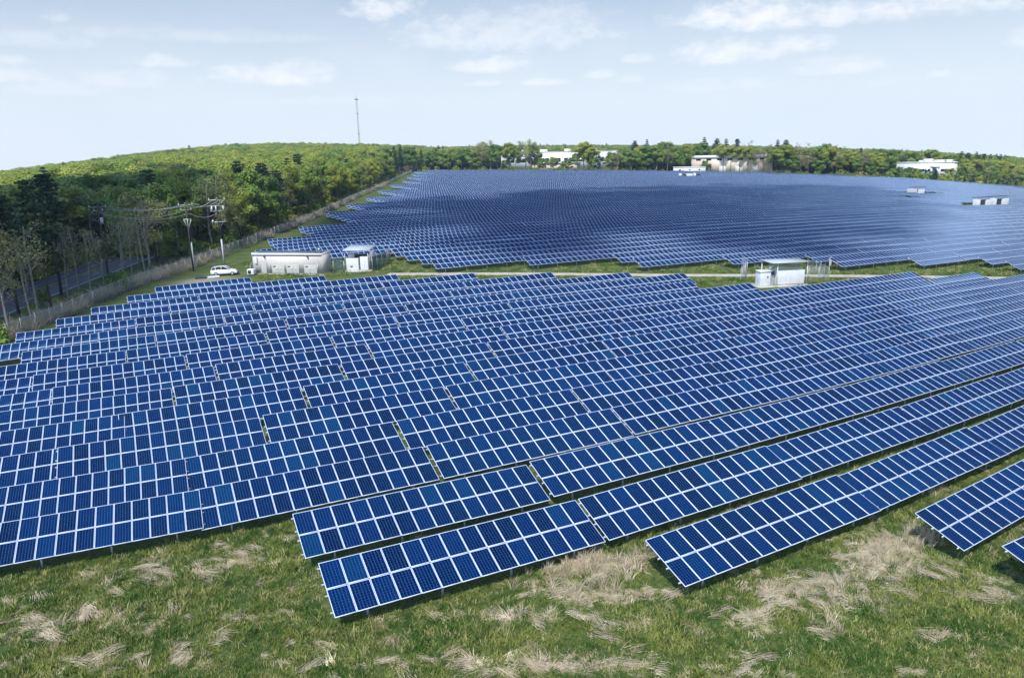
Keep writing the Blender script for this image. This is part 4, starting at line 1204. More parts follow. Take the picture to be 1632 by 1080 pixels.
# inverter station near the shed
b0 = np.array(G(551, 433)); b1 = np.array(G(586, 433)); hb = math.atan2(*(b1 - b0)[::-1]); Lb = float(np.hypot(*(b1 - b0)))
iv = empty('inverter_station'); tag(iv, 'white inverter cabinets under a raised tilted canopy, right of the beige shed', 'inverter'); place(iv, b0[0], b0[1], hb)
rbox('pad', -.3, Lb + .5, -.4, 4.2, -.5, .22, M['concrete'], iv)
c = rbox('cabinet', .15, 2.35, .1, 1.3, .24, 2.25, M['white'], iv, .05); rbox('vent', .9, 1.3, .06, .099, .8, 1.0, M['dark'], c); rbox('door_seam', 1.23, 1.26, .085, .099, .35, 2.1, M['galv'], c)
c = rbox('cabinet', 2.6, Lb + .1, .3, 1.4, .24, 2.55, M['white'], iv, .05); rbox('door_seam', 3.35, 3.38, .285, .299, .35, 2.4, M['galv'], c)
rbox('transformer', .8, 3.2, 1.9, 3.4, .24, 2.7, M['dark'], iv, .08); rbox('cabinet', .3, 1.2, 1.6, 2.8, .24, 2.9, M['white'], iv, .04)
for x in (.05, Lb + .25):
    for y_ in (.0, 3.9): rbox('canopy_post', x - .05, x + .05, y_ - .05, y_ + .05, .22, 3.65 + .06 * y_, M['galv'], iv)
rbox('side_panel', Lb + .33, Lb + .37, .2, 3.9, .3, 3.4, M['galv'], iv)
cp = MB(); cp.add([(-.25, -.4, 3.55), (Lb + .6, -.4, 3.6), (Lb + .6, 4.4, 3.95), (-.25, 4.4, 3.9), (-.25, -.4, 3.68), (Lb + .6, -.4, 3.73), (Lb + .6, 4.4, 4.08), (-.25, 4.4, 4.03)], (), [(0, 3, 2, 1), (4, 5, 6, 7), (0, 1, 5, 4), (1, 2, 6, 5), (2, 3, 7, 6), (3, 0, 4, 7)])
obj('canopy', cp.mesh('canopy', M['canopyroof']), iv)
compound('equipment_fence', 'low slatted fence panel between beige shed and inverter station', [G(532, 433), G(549, 434)], 2.0, M['chaindark'])
compound('equipment_fence', 'slatted fence running back from the right side of the inverter station', [G(594, 433), G(617, 424), G(622, 414)], 2.6, M['chaindark'])
# small meter hut left of the shed
compound('equipment_fence', 'short slatted fence at the left end of the beige shed', [G(400, 437), G(403, 431)], 1.6, M['chaindark'])

# second inverter station by the gravel track
c0 = np.array(G(1236, 457)); c1 = np.array(G(1283, 455)); hc = math.atan2(*(c1 - c0)[::-1]); Lc = float(np.hypot(*(c1 - c0)))
iv2 = empty('inverter_station'); tag(iv2, 'white rounded inverter housing under flat canopy beside the gravel track', 'inverter'); place(iv2, c0[0], c0[1], hc)
rbox('pad', -2.9, Lc + .3, -.3, 3.6, -.5, .18, M['concrete'], iv2)
c = rbox('housing', .25, Lc - .05, .2, 2.0, .2, 2.45, M['white'], iv2, .16); rbox('seam', Lc / 2, Lc / 2 + .02, .187, .199, .4, 2.3, M['galv'], c)
c = rbox('transformer', -.65, .15, .8, 2.4, .2, 2.5, M['galv'], iv2, .05); rbox('bushing', -.45, -.05, 1.0, 1.5, 2.5, 2.85, M['white'], c); rbox('gauge', -.4, .0, .74, .799, 1.7, 2.2, M['dark'], c)
c = rbox('control_box', -2.55, -.85, .1, 1.7, .2, 2.3, M['white'], iv2, .04)
rbox('box_lid', -2.65, -.75, .0, 1.8, 2.31, 2.42, M['offwhite'], iv2); rbox('keypad', -1.45, -1.25, .06, .099, 1.4, 1.65, M['dark'], c)
for x in (-.75, .12, Lc + .1):
    for y_ in (-.1, 3.2):
        if not (x == .12 and y_ > 0) and not (x == -.75 and y_ < 0): rbox('canopy_post', x - .05, x + .05, y_ - .05, y_ + .05, .18, 3.55, M['white'], iv2)
rbox('canopy', -.95, Lc + .3, -.5, 3.6, 3.55, 3.66, M['canopyroof'], iv2)
rbox('hanging_tray', .4, Lc - .3, 1.4, 1.9, 2.75, 2.95, M['galv'], iv2)
compound('compound_fence', 'wire fence with leaning arms around the track-side inverter station', [G(1180, 452), G(1190, 440), G(1182, 431)], 2.3, M['chain'], barb=True)
compound('compound_fence', 'wire fence with leaning arms right of the track-side inverter station', [G(1288, 448), G(1320, 446), G(1300, 437), G(1286, 433)], 2.0, M['chain'], barb=True)
wp = empty('marker_post'); tag(wp, 'short white post under the edge of the far solar rows', 'post'); place(wp, *G(1323, 424)); rbox('post', -.18, .18, -.15, .15, -.2, 1.5, M['white'], wp, .03); rbox('cap', -.2, .2, -.17, .17, 1.5, 1.56, M['galv'], wp)


def far_inverter(px0, px1, py, h, label, n, canopy):
    p0 = np.array(G(px0, py)); p1 = np.array(G(px1, py)); L = float(np.hypot(*(p1 - p0))); hh = math.atan2(*(p1 - p0)[::-1])
    root = empty('inverter_station'); tag(root, label, 'inverter'); place(root, p0[0], p0[1], hh)
    rbox('pad', -.5, L + .5, -.5, 4, -.5, .2, M['concrete'], root)
    w = L / n
    for k in range(n):
        x = k * w; wd = w * (.3 if k % 2 == 0 and n > 2 else .82)
        rbox('cabinet', x + .1, x + wd, 0, 2.4, .2, 2.6 if k % 2 else 2.9, M['white'], root, .08)
        if k % 2 == 0: rbox('transformer', x + wd + .05, x + w - .05, .4, 2.2, .2, 2.3, M['dark'], root, .05)
    for a, b in canopy:
        rbox('canopy', a * L, b * L, -.3, 3.2, 3.5, 3.62, M['roofdark'], root)
        for x in (a * L + .15, b * L - .15): rbox('canopy_post', x - .06, x + .06, .9, 1.0, .2, 3.5, M['galv'], root)
    return root


far_inverter(1083, 1117, 284.5, 3, 'white inverter cabinets in front of the long white trailer', 3, [])
far_inverter(1451, 1475, 311.5, 3, 'small white inverter cabinets with thin canopy among the far rows', 2, [(.2, 1.0)])
far_inverter(1558, 1608, 330, 3.7, 'white inverter cabinets with two dark canopies near the right edge', 4, [(0, .42), (.5, .95)])


def edge_spot(px, off):
    """survey spot seen at photo column px, off metres behind the far edge of the array"""
    for yy in np.linspace(330, 252, 800):
        X, Y = G(px, yy)
        if _poly_side(np.array([X]), np.array([Y]))[0] > off: return np.array([X, Y])
    return np.array([X, Y])


def height_to(X, Y, top):
    z = np.linspace(0, 60, 1201); v = photo_px(W(X, Y, z))[1]; return float(z[np.argmin(abs(v - top))])


def building(name, label, cat, px0, px1, off0, off1, depth, top, wall, roof, body):
    p0 = edge_spot(px0, off0); p1 = edge_spot(px1, off1); L = float(np.hypot(*(p1 - p0))); hh = math.atan2(*(p1 - p0)[::-1])
    h = height_to((p0[0] + p1[0]) / 2, (p0[1] + p1[1]) / 2, top)
    root = empty(name); tag(root, label, cat); place(root, p0[0], p0[1], hh)
    rbox('wall', 0, L, 0, depth, -1, h, wall, root); rbox('roof', -.3, L + .3, -.3, depth + .3, h, h + .4, roof, root)
    body(root, L, h); return root


def trailer(root, L, h):
    for k in range(3): rbox('window', L * (.18 + .3 * k), L * (.18 + .3 * k) + 1.2, -.04, -.002, 1.6, 2.6, M['glassdark'], root)
    rbox('door', L * .36, L * .36 + 1.0, -.05, -.002, .3, 2.4, M['offwhite'], root)
building('site_trailer', 'long low white trailer at the far edge of the field', 'trailer', 1073, 1124, 1.5, 1.5, 5, 267.5, M['white'], M['offwhite'], trailer)


def longwhite(root, L, h):
    for k in range(9):
        x = L * (.05 + .105 * k); f = rbox('window', x, x + L * .075, -.06, -.002, h * .42, h * .66, M['glassdark'], root); rbox('frame', x + L * .036, x + L * .039, -.1, -.061, h * .42, h * .66, M['white'], f)
    for k in range(4): rbox('roof_unit', L * (.12 + .22 * k), L * (.12 + .22 * k) + 5, 6, 11, h + .4, h + 2.2, M['offwhite'], root)
    rbox('dock_bay', L * .3, L * .7, -3, -.002, -1, h * .34, M['tanwall'], root); rbox('awning', L * .28, L * .72, -4, -.002, h * .36, h * .40, M['white'], root)
building('white_warehouse', 'long white low building with dark windows behind the far trees', 'building', 799, 976, 42, 42, 26, 244, M['white'], M['offwhite'], longwhite)


def tan(root, L, h):
    for k in range(7):
        x = L * (.06 + .13 * k); rbox('window', x, x + L * .06, -.06, -.002, h * .74, h * .86, M['glassdark'], root)
    for k in range(4): rbox('bay_door', L * (.15 + .2 * k), L * (.15 + .2 * k) + 5, -.08, -.002, -1, 4.2, M['beige2'], root)
    rbox('parapet', -.35, L + .35, -.4, -.01, h - 1.4, h + .4 + .3, M['offwhite'], root)
building('tan_warehouse', 'tan flat-roofed warehouse behind a line of trunks', 'building', 1101, 1228, 11, 11, 26, 251, M['tanwall'], M['offwhite'], tan)


def office(root, L, h):
    def win(a, b, z0, z1):
        f = rbox('window', L * a, L * b, -.08, -.002, h * z0, h * z1, M['glassdark'], root); n = max(1, int((b - a) * 14))
        for k in range(1, n): rbox('mullion', L * (a + (b - a) * k / n) - .08, L * (a + (b - a) * k / n) + .08, -.14, -.081, h * z0, h * z1, M['white'], f)
    win(.03, .10, .52, .68); win(.14, .38, .42, .64); win(.40, .61, .44, .60); win(.66, .69, .1, .6); win(.78, .96, .44, .60); win(.40, .61, .12, .30); win(.14, .36, .1, .3); win(.78, .93, .1, .3)
    rbox('entrance_pier', L * .62, L * .65, -2.2, -.002, -1, h * .72, M['white'], root); rbox('entrance_pier', L * .72, L * .75, -2.2, -.002, -1, h * .72, M['white'], root)
    rbox('canopy', L * .61, L * .76, -2.6, -.002, h * .72, h * .80, M['white'], root)
    for a, w, t in ((.34, 4, 1.3), (.42, 6, 2.2), (.60, 9, 1.5), (.78, 5, 1.6)): rbox('roof_unit', L * a, L * a + w, 5, 9, h + .4, h + .4 + t, M['offwhite'], root)
building('office_building', 'white two-storey office with dark window bands behind shrubs', 'building', 1427, 1516, 34, 32, 20, 262.5, M['white'], M['offwhite'], office)


# parked vehicles
def car_meshes():
    # side profile (x forward, z up), rear to front
    half = .90
    lower = [(-2.28, .42), (-2.32, .75), (-2.26, 1.02), (-1.2, 1.08), (.55, 1.06), (1.05, 1.02), (1.75, .92), (2.18, .78), (2.28, .55), (2.22, .34), (-2.2, .34)]
    V = []; n = len(lower)
    for s_ in (-1, 1):
        for k, w in ((0, .94), (1, 1.0)):
            pass
    sect = [(-half, .0), (-half * .98, 1)]
    # loft across width: five stations
    mb = MB(); st = [(-.93, .88, .02), (-.90, 1.0, 0), (0, 1.0, -.02), (.90, 1.0, 0), (.93, .88, .02)]
    VV = []
    for yv, sc, dz in st:
        for x, z in lower: VV.append((x * (.985 if abs(yv) > .92 else 1), yv, .34 + (z - .34) * (sc if z < 1 else .97 if abs(yv) > .92 else 1.0) ))
    Q = []
    for a in range(4):
        for i in range(n): Q.append((a * n + i, a * n + (i + 1) % n, (a + 1) * n + (i + 1) % n, (a + 1) * n + i))
    T = []
    for base, rev in ((0, 0), (4 * n, 1)):
        for i in range(1, n - 1): T.append((base, base + i + 1, base + i) if not rev else (base, base + i, base + i + 1))
    mb.add(VV, T, Q)
    body = mb
    # roof
    top = MB(); r = [(-2.2, 1.0, .86), (-1.95, 1.52, .66), (-.9, 1.62, .66), (.1, 1.58, .66), (1.05, 1.02, .84)]
    VV = []
    for x, z, w in r: VV += [(x, -w, z), (x, w, z)]
    roofV = [(-1.98, -.67, 1.50), (-1.98, .67, 1.50), (-.9, -.68, 1.63), (-.9, .68, 1.63), (.12, -.67, 1.59), (.12, .67, 1.59)]
    rp = MB(); rp.add(roofV, (), [(0, 2, 3, 1), (2, 4, 5, 3)]); rp.add([(v[0], v[1], v[2] - .05) for v in roofV], (), [(1, 3, 2, 0), (3, 5, 4, 2)])
    rp.add([roofV[0], roofV[2], roofV[4], (roofV[4][0], -.67, 1.54), (-.9, -.68, 1.58), (-1.98, -.67, 1.45)], (), [(0, 5, 4, 1), (1, 4, 3, 2)])
    rp.add([roofV[1], roofV[3], roofV[5], (roofV[5][0], .67, 1.54), (-.9, .68, 1.58), (-1.98, .67, 1.45)], (), [(1, 4, 5, 0), (2, 3, 4, 1)])
    gl = MB()
    L_ = [(-2.18, 1.04, .86), (-1.95, 1.48, .66), (-.9, 1.60, .665), (.1, 1.56, .66), (1.0, 1.05, .84)]
    VV = [(x, s_ * w, z) for s_ in (-1, 1) for x, z, w in L_] + [(-.9, -.87, 1.06), (-.9, .87, 1.06)]
    gl.add(VV, [(0, 10, 1), (1, 10, 2), (2, 10, 3), (3, 10, 4), (5, 6, 11), (6, 7, 11), (7, 8, 11), (8, 9, 11)], [(0, 1, 6, 5), (3, 4, 9, 8)])
    pl = MB()   # pillars
    for s_ in (-1, 1):
        for (xa, za, wa), (xb, zb, wb) in ((L_[0], L_[1]), (L_[3], L_[4])):
            pl.tube([(xa, s_ * wa, za), (xb, s_ * wb, zb)], [.06, .05], 5)
        for x in (-1.45, -.45): pl.tube([(x, s_ * .865, 1.05), (x, s_ * .68, 1.55)], [.045, .045], 5)
    wh = MB(); wh.tube([(0, -.11, 0), (0, -.10, 0), (0, .10, 0), (0, .11, 0)], [.26, .345, .345, .26], 18)
    rim = MB(); rim.tube([(0, .112, 0), (0, .118, 0)], [.20, .19], 14)
    arch = MB(); 
    return body, rp, gl, pl, wh, rim


def car(px0, py0, px1, py1, label, mt):
    p0 = np.array(G(px0, py0)); p1 = np.array(G(px1, py1)); c_ = (p0 + p1) / 2; hh = math.atan2(*(p1 - p0)[::-1])
    body, rp, gl, pl, wh, rim = car_meshes(); root = empty('parked_car'); tag(root, label, 'car'); place(root, c_[0], c_[1], hh)
    obj('body', body.mesh('body', mt), root); obj('roof', rp.mesh('roof', mt), root); g_ = obj('window_glass', gl.mesh('window_glass', M['glassdark']), root); obj('pillars', pl.mesh('pillars', mt), g_)
    wm = wh.mesh('wheel', M['rubber']); rmm = rim.mesh('rim', M['galv'])
    for x in (-1.42, 1.40):
        for s_ in (-1, 1):
            w = obj('wheel', wm, root, (x, s_ * .84, .345), (0, 0, 0 if s_ > 0 else math.pi)); obj('rim', rmm, w)
    for s_ in (-1, 1):
        rbox('headlight', 2.0, 2.2, s_ * .66 - .16, s_ * .66 + .16, .74, .88, M['glassdark'], root, .03); rbox('tail_light', -2.36, -2.25, s_ * .74 - .12, s_ * .74 + .12, .8, 1.15, mat('red_lens', (.3, .01, .01), .3), root, .02)
        rbox('mirror', .72, .86, s_ * 1.0 - .1, s_ * 1.0 + .1, 1.05, 1.2, mt, root, .03)
    rbox('bumper', 2.2, 2.33, -.8, .8, .3, .55, M['dark'], root, .04); rbox('bumper', -2.38, -2.24, -.8, .8, .34, .58, M['dark'], root, .04)
    return root
car(339.5, 439.5, 378.5, 437, 'silver-white hatchback parked on the grass beside the beige shed', M['car'])

# flat pallet of spare panels on the dirt
tp = empty('pallet_of_panels'); tag(tp, 'dark flat stack of spare panels lying on bare earth near the car', 'pallet'); e0 = np.array(G(310, 447)); e1 = np.array(G(346, 443.5))
place(tp, e0[0], e0[1], math.atan2(*(e1 - e0)[::-1])); rbox('pallet_base', 0, 4.4, 0, 1.3, .02, .16, M['polelight'], tp); rbox('stacked_panels', .1, 2.1, .05, 1.25, .16, .42, M['dark'], tp, .02); rbox('stacked_panels', 2.3, 4.3, .05, 1.25, .16, .38, M['alu'], tp, .02)

# ------------------------------------------------------------------ poles and wires
def arm_points(P, heading, z, offs): return [(P[0] + math.cos(heading) * o, P[1] + math.sin(heading) * o, z) for o in offs]


def pole(px, py, h, label, mt, extra=None, r=.19):
    x, y_ = G(px, py); root = empty('utility_pole'); tag(root, label, 'utility pole'); place(root, x, y_, .0); root.scale = (1, 1, root.scale[2])
    obj('shaft', MB().tube([(0, 0, -.5), (0, 0, h)], [r, r * .7], 10).mesh('shaft', mt, True), root)
    if extra: extra(root, h)
    return root, x, y_


def crossarm(root, z, L, m=None, ins=3):
    a = rbox('crossarm', -L / 2, L / 2, -.06, .06, z - .06, z + .06, m or M['polelight'], root)
    for k in range(ins):
        x = -L / 2 + .15 + (L - .3) * k / max(1, ins - 1)
        obj('insulator', MB().tube([(x, 0, z + .06), (x, 0, z + .16), (x, 0, z + .2), (x, 0, z + .34)], [.05, .09, .05, .04], 8).mesh('insulator', M['white']), a)
    return a


def ex1(root, h):
    crossarm(root, h - .3, 2.6); crossarm(root, h - 1.2, 2.0, ins=2)
    g_ = obj('conduit', MB().tube([(.17, -.05, 0), (.17, -.05, 5.3)], [.14, .14], 8).mesh('conduit', M['conduit']), root)
    c_ = rbox('cutout_bracket', -.7, .7, -.25, -.15, h - 2.9, h - 2.78, M['galv'], root)
    for x in (-.6, 0, .6): obj('cable_end', MB().tube([(x, -.3, h - 2.9), (x * .6, -.2, h - 3.6), (.1, -.1, h - 4.6)], [.06, .04, .04], 6).mesh('cable_end', M['white']), c_)
    obj('riser_cable', MB().tube([(.1, -.16, 5.2), (.1, -.16, h - 3)], [.07, .07], 6).mesh('riser_cable', M['dark']), root)


def ex2(root, h):
    # switchgear rack: two arms joined, with three pale recloser tubes, and a platform arm lower down
    crossarm(root, h - .25, 3.0, M['galv'])
    fr = MB(); z1, z2 = h - 1.3, h - 2.2
    for z in (z1, z2): fr.box(-1.35, 1.35, -.30, -.18, z - .05, z + .05)
    for x in (-1.3, 1.18): fr.box(x, x + .12, -.17, -.10, z2 - .05, z1 + .05)
    f = obj('switch_rack', fr.mesh('switch_rack', M['conduit']), root)
    for x in (-1.05, -.35, .95): obj('switch', MB().tube([(x, -.38, z2 + .1), (x, -.38, z2 + .45), (x, -.38, z1)], [.10, .13, .08], 8).mesh('switch', M['white']), f)
    a = rbox('lower_arm', -1.3, 1.3, -.24, -.12, h - 4.25, h - 4.10, M['conduit'], root)
    rbox('control_box', -1.25, -.95, -.30, -.10, h - 4.1, h - 3.8, M['white'], a)
    obj('conduit', MB().tube([(.0, -.20, 0), (.0, -.20, 5.3)], [.15, .15], 8).mesh('conduit', M['conduit']), root)
    obj('riser_cable', MB().tube([(0, -.18, 5.2), (-.25, -.25, h - 4.3), (.3, -.25, h - 2.4)], [.06, .05, .05], 6).mesh('riser_cable', M['dark']), root)
    obj('guy_brace', MB().tube([(1.0, -.2, h - 3.9), (.25, -.1, h - 4.9)], [.04, .04], 5).mesh('guy_brace', M['galv']), root)


def ex3(root, h):
    crossarm(root, h - .35, 2.8); crossarm(root, h - 1.0, 1.6, ins=2)
    obj('transformer_can', MB().tube([(.35, -.1, h - 3.2), (.35, -.1, h - 3.15), (.35, -.1, h - 2.2), (.35, -.1, h - 2.15)], [.16, .26, .26, .16], 10).mesh('transformer_can', M['galv']), root)
def ex4(root, h): crossarm(root, h - .25, 2.6)
pA = pole(309, 432, 12.2, 'dark utility pole with white lower conduits near the car', M['poledark'], ex1)
pB = pole(358, 427, 12.6, 'utility pole carrying a white switch rack behind the car', M['poledark'], ex2)
pC = pole(174, 448, 13.2, 'tall dark utility pole between fence and road', M['poledark'], ex3)
pD = pole(152, 412, 10.4, 'pale weathered utility pole on the far side of the road', M['polelight'], ex4)
def wire(ptsl, label, sag):
    mb = MB(); o_ = None
    for a, b in zip(ptsl[:-1], ptsl[1:]):
        a = W(*a); b = W(*b); t = np.linspace(0, 1, 15)[:, None]; P = a + (b - a) * t; P[:, 2] -= sag * 4 * (t[:, 0] * (1 - t[:, 0])); mb.tube(P, .028, 4)
    o = obj('overhead_wire', mb.mesh('overhead_wire', M['wire'])); tag(o, label, 'wire', 'overhead wires between the utility poles'); return o
for k, (o_, nm) in enumerate(((-1.2, 'outer'), (0, 'middle'), (1.2, 'inner'))):
    wire([(pD[1] - 28 + o_, pD[2] - 30, 9.6), (pD[1] + o_, pD[2], 10.3), (pC[1] + o_, pC[2], 13.0), (pA[1] + o_, pA[2], 12.1), (pB[1] + o_, pB[2], 12.5)], f'thin pale overhead wire, {nm} one of three along the poles', .9)
wire([(pD[1] - .7, pD[2], 9.4), (pC[1] - .6, pC[2], 12.2), (pA[1] - .8, pA[2], 11.1)], 'low sagging overhead wire under the other three', 1.3)

wire([(pD[1] - 28, pD[2] - 30, 8.2), (pD[1] + .2, pD[2], 9.0), (pC[1] + .2, pC[2], 11.6), (pA[1] + .2, pA[2], 10.4), (pB[1] + .3, pB[2], 10.6)], 'thick dark communication cable strung below the power wires', 1.0)

# radio mast
mx, my = G(575, 258); mh = 91.0
ms = empty('radio_mast'); tag(ms, 'tall thin lattice radio mast standing above the wood', 'mast'); place(ms, mx, my)
lat = MB(); rr = 1.0
legs = [(math.cos(a) * rr, math.sin(a) * rr) for a in (0, 2.094, 4.189)]
for lx, ly in legs: lat.tube([(lx, ly, 0), (lx, ly, mh * .93)], [.16, .13], 5)
for k in range(36):
    z0 = mh * .93 * k / 36; z1 = mh * .93 * (k + 1) / 36
    for i in range(3):
        a, b = legs[i], legs[(i + 1) % 3]; lat.tube([(a[0], a[1], z0), (b[0], b[1], z1)], [.07, .07], 3, cap=False)
obj('lattice', lat.mesh('lattice', M['mast']), ms)
obj('top_antenna', MB().tube([(0, 0, mh * .93), (0, 0, mh)], [.35, .12], 6).mesh('top_antenna', M['mast']), ms)
for z in (.925, .72, .42):
    mb = MB(); w = 2.6 if z > .9 else 1.6; mb.box(-w, w, -.5, .5, z * mh, z * mh + 1.2 * (1 if z > .9 else .6)); mb.box(-.5, .5, -w, w, z * mh + .1, z * mh + 1.1 * (1 if z > .9 else .6)); obj('antenna_platform', mb.mesh('antenna_platform', M['mast']), ms)

# ------------------------------------------------------------------ grass and straw
def tuft(seed, n, h, spread, mt, w=.012, lay=0.0):
    rg = np.random.default_rng(seed); V = []; T = []
    main = rg.uniform(0, 6.28)
    for k in range(n):
        a = rg.uniform(0, 6.28); p = np.array([math.cos(a), math.sin(a), 0]) * spread * math.sqrt(rg.random()); hh = h * rg.uniform(.5, 1.2)
        ln = rg.normal(0, .35, 2) + (np.array([math.cos(main + rg.normal(0, .35)), math.sin(main + rg.normal(0, .35))]) * lay)
        d = np.array([ln[0], ln[1], max(.06, 1.0 - lay * .62 + rg.normal(0, .12))]); d = d / np.linalg.norm(d) * hh
        b = rg.uniform(0, 6.28); s_ = np.array([math.cos(b), math.sin(b), 0]) * w
        m = p + d * .55 + [0, 0, hh * .06]; e = p + d + np.array([d[0], d[1], -abs(hh) * .5]) * .18
        i = len(V); V += [p - s_, p + s_, m + s_ * .7, m - s_ * .7, e]; T += [(i, i + 1, i + 2), (i, i + 2, i + 3), (i + 3, i + 2, i + 4)]
    return make_mesh('tuft', V, [T], [mt])


def sample_ground(n, r0, r1, az0, az1, rg):
    r = np.sqrt(rg.uniform(r0 * r0, r1 * r1, n)); a = rg.uniform(az0, az1, n); return r * np.sin(a), r * np.cos(a)


rg = np.random.default_rng(21)
def under_table(X, Y):
    m = np.zeros(X.shape, bool)
    for k_, (fld, ri, x, yy, p) in enumerate(tables):
        if yy < 60: m |= (X > x - .25 * (k_ > 0)) & (X < x + p - .1) & (Y > yy + .50) & (Y < yy + 3.3)
    return m
gk = [tuft(i, 26, .20, .20, M['grass'], .011) for i in range(4)] + [tuft(9, 18, .42, .13, M['grass'], .012)]
X, Y = sample_ground(92000, 16.5, 62, SYAW - .98, SYAW + .88, rg)
keep = ~under_table(X, Y) & (Y < 46) & (rg.random(len(X)) < np.clip(1.5 - .016 * np.hypot(X, Y), .2, 1)) & (rg.random(len(X)) > straw(X, Y) * .75)
X, Y = X[keep], Y[keep]; n = len(X); sc = rg.uniform(.55, 1.35, n) * (.6 + .9 * vnoise(X, Y, 2.5, 2))
ki = rg.integers(0, 4, n); ki[rg.random(n) < .06] = 4
scatter_object('grass', W(X, Y, (vnoise(X, Y, 0.9, 3) - 0.5) * 0.16 - .02), np.stack([rg.normal(0, .08, n), rg.normal(0, .08, n), rg.uniform(0, 6.28, n)], -1), np.stack([sc * 1.2, sc * 1.2, sc], -1), ki, gk, 'green meadow grass around the front ends of the solar rows', 'grass')
sk = [tuft(30 + i, 46, .62, .22, M['straw'], .010, lay=1.5) for i in range(4)] + [tuft(40, 34, .75, .16, M['straw'], .010, lay=.15), tuft(41, 30, .62, .14, M['straw'], .010, lay=.4)]
X, Y = sample_ground(54000, 16.5, 60, SYAW - .98, SYAW + .88, rg); st = straw(X, Y)
keep = ~under_table(X, Y) & (Y < 48) & (rg.random(len(X)) < np.clip((st - .32) * 1.0, .02, .6))
X, Y, st = X[keep], Y[keep], st[keep]; n = len(X); sc = rg.uniform(.6, 1.3, n)
ki = rg.integers(0, 4, n); up_ = rg.random(n) < .03; ki[up_] = rg.integers(4, 6, up_.sum())
flow = vnoise(X, Y, 3.5, 2) * 9
scatter_object('straw', W(X, Y, (vnoise(X, Y, 0.9, 3) - 0.5) * 0.16 - .01), np.stack([rg.normal(0, .08, n), rg.normal(0, .08, n), flow + rg.normal(0, .45, n)], -1), np.stack([sc * 1.1, sc * 1.1, sc * .9], -1), ki, sk, 'flattened pale dry grass lying in swirls over the meadow', 'dry grass')
# combed wisps of flattened stalks
def wisp(seed, n, ln, wd):
    rg = np.random.default_rng(seed); V = []; T = []
    for k in range(n):
        y0 = rg.normal(0, wd); x0 = rg.uniform(-ln * .5, ln * .25); a = rg.normal(0, .16) + y0 * .5; L = ln * rg.uniform(.35, .8)
        d = np.array([math.cos(a), math.sin(a), 0]); p = np.array([x0, y0, rg.uniform(.04, .20)]); sd = np.array([-d[1], d[0], 0]) * .009
        m = p + d * L * .5 + [0, 0, rg.uniform(.0, .09)]; e = p + d * L + [rg.normal(0, .04), rg.normal(0, .06), -p[2] * .4]
        i = len(V); V += [p - sd, p + sd, m + sd, m - sd, e]; T += [(i, i + 1, i + 2), (i, i + 2, i + 3), (i + 3, i + 2, i + 4)]
    return make_mesh('wisp', V, [T], [M['straw']])
wk = [wisp(60, 40, 1.2, .17), wisp(61, 30, .85, .24), wisp(62, 50, 1.7, .15), wisp(63, 24, .75, .16), wisp(64, 60, 1.3, .10)]
X, Y = sample_ground(9000, 17, 55, SYAW - .95, SYAW + .85, rg); st = straw(X, Y)
keep = ~under_table(X, Y) & ~under_table(X + .8, Y - .5) & ~under_table(X - .8, Y - .3) & (Y < 46) & (rg.random(len(X)) < np.clip((st - .12) * .62, .03, .42))
X, Y = X[keep], Y[keep]; n = len(X); sc = rg.uniform(.35, 1.0, n)
dirn = -0.47 + (vnoise(X, Y, 6, 2) - .5) * 3.4 + rg.normal(0, .3, n) + np.where(rg.random(n) < .3, math.pi, 0)
scatter_object('straw_wisps', W(X, Y, (vnoise(X, Y, 0.9, 3) - 0.5) * 0.16 + .03), np.stack([rg.normal(0, .05, n), rg.normal(0, .05, n), dirn], -1), np.stack([sc, sc, sc], -1), rg.integers(0, 5, n), wk, 'pale combed streaks of dead stalks lying on the green meadow', 'dry grass')
# standing reeds: in front of the rows and behind the fence
rx, ry = [], []
for px, py, k, sp in [(935, 905, 42, 2.2), (1005, 900, 30, 1.4), (960, 935, 16, 2.0), (1475, 858, 40, 1.6), (1430, 872, 26, 2.0), (1320, 1005, 10, 1.0), (1175, 828, 6, 1.2), (860, 905, 8, 2.0), (1380, 905, 22, 2.2), (300, 1050, 8, 1.6)]:
    a, b = G(px, py)
    for _ in range(int(k * .6)): rx.append(a + rg.normal(0, sp * .5)); ry.append(b + rg.normal(0, sp * .35))
X, Y = np.array(rx), np.array(ry); n = len(X); S1 = rg.uniform(.7, 1.4, n)
fx, fy = [], []
for s in np.arange(0, 420, .42):
    for _ in range(2 if s < 300 else 1):
        x, y_ = along(s, rg.uniform(.6, 4.6)); fx.append(x); fy.append(y_)
Xf, Yf = np.array(fx), np.array(fy); m_ = (vnoise(Xf, Yf, 9, 2) > .30); Xf, Yf = Xf[m_], Yf[m_]
Xa, Ya = np.concatenate([X, Xf]), np.concatenate([Y, Yf]); n2 = len(Xf); S2 = rg.uniform(1.4, 3.0, n2)
Sa = np.concatenate([S1, S2]); na = len(Xa)
scatter_object('reeds', W(Xa, Ya, -.03), np.stack([rg.normal(0, .1, na), rg.normal(0, .1, na), rg.uniform(0, 6.28, na)], -1), np.stack([Sa * np.where(np.arange(na) < n, 1, 1.5), Sa * np.where(np.arange(na) < n, 1, 1.5), Sa], -1),
               rg.integers(0, 2, na), sk[4:], 'standing pale dead stalks in the meadow and along the fence', 'dry grass')
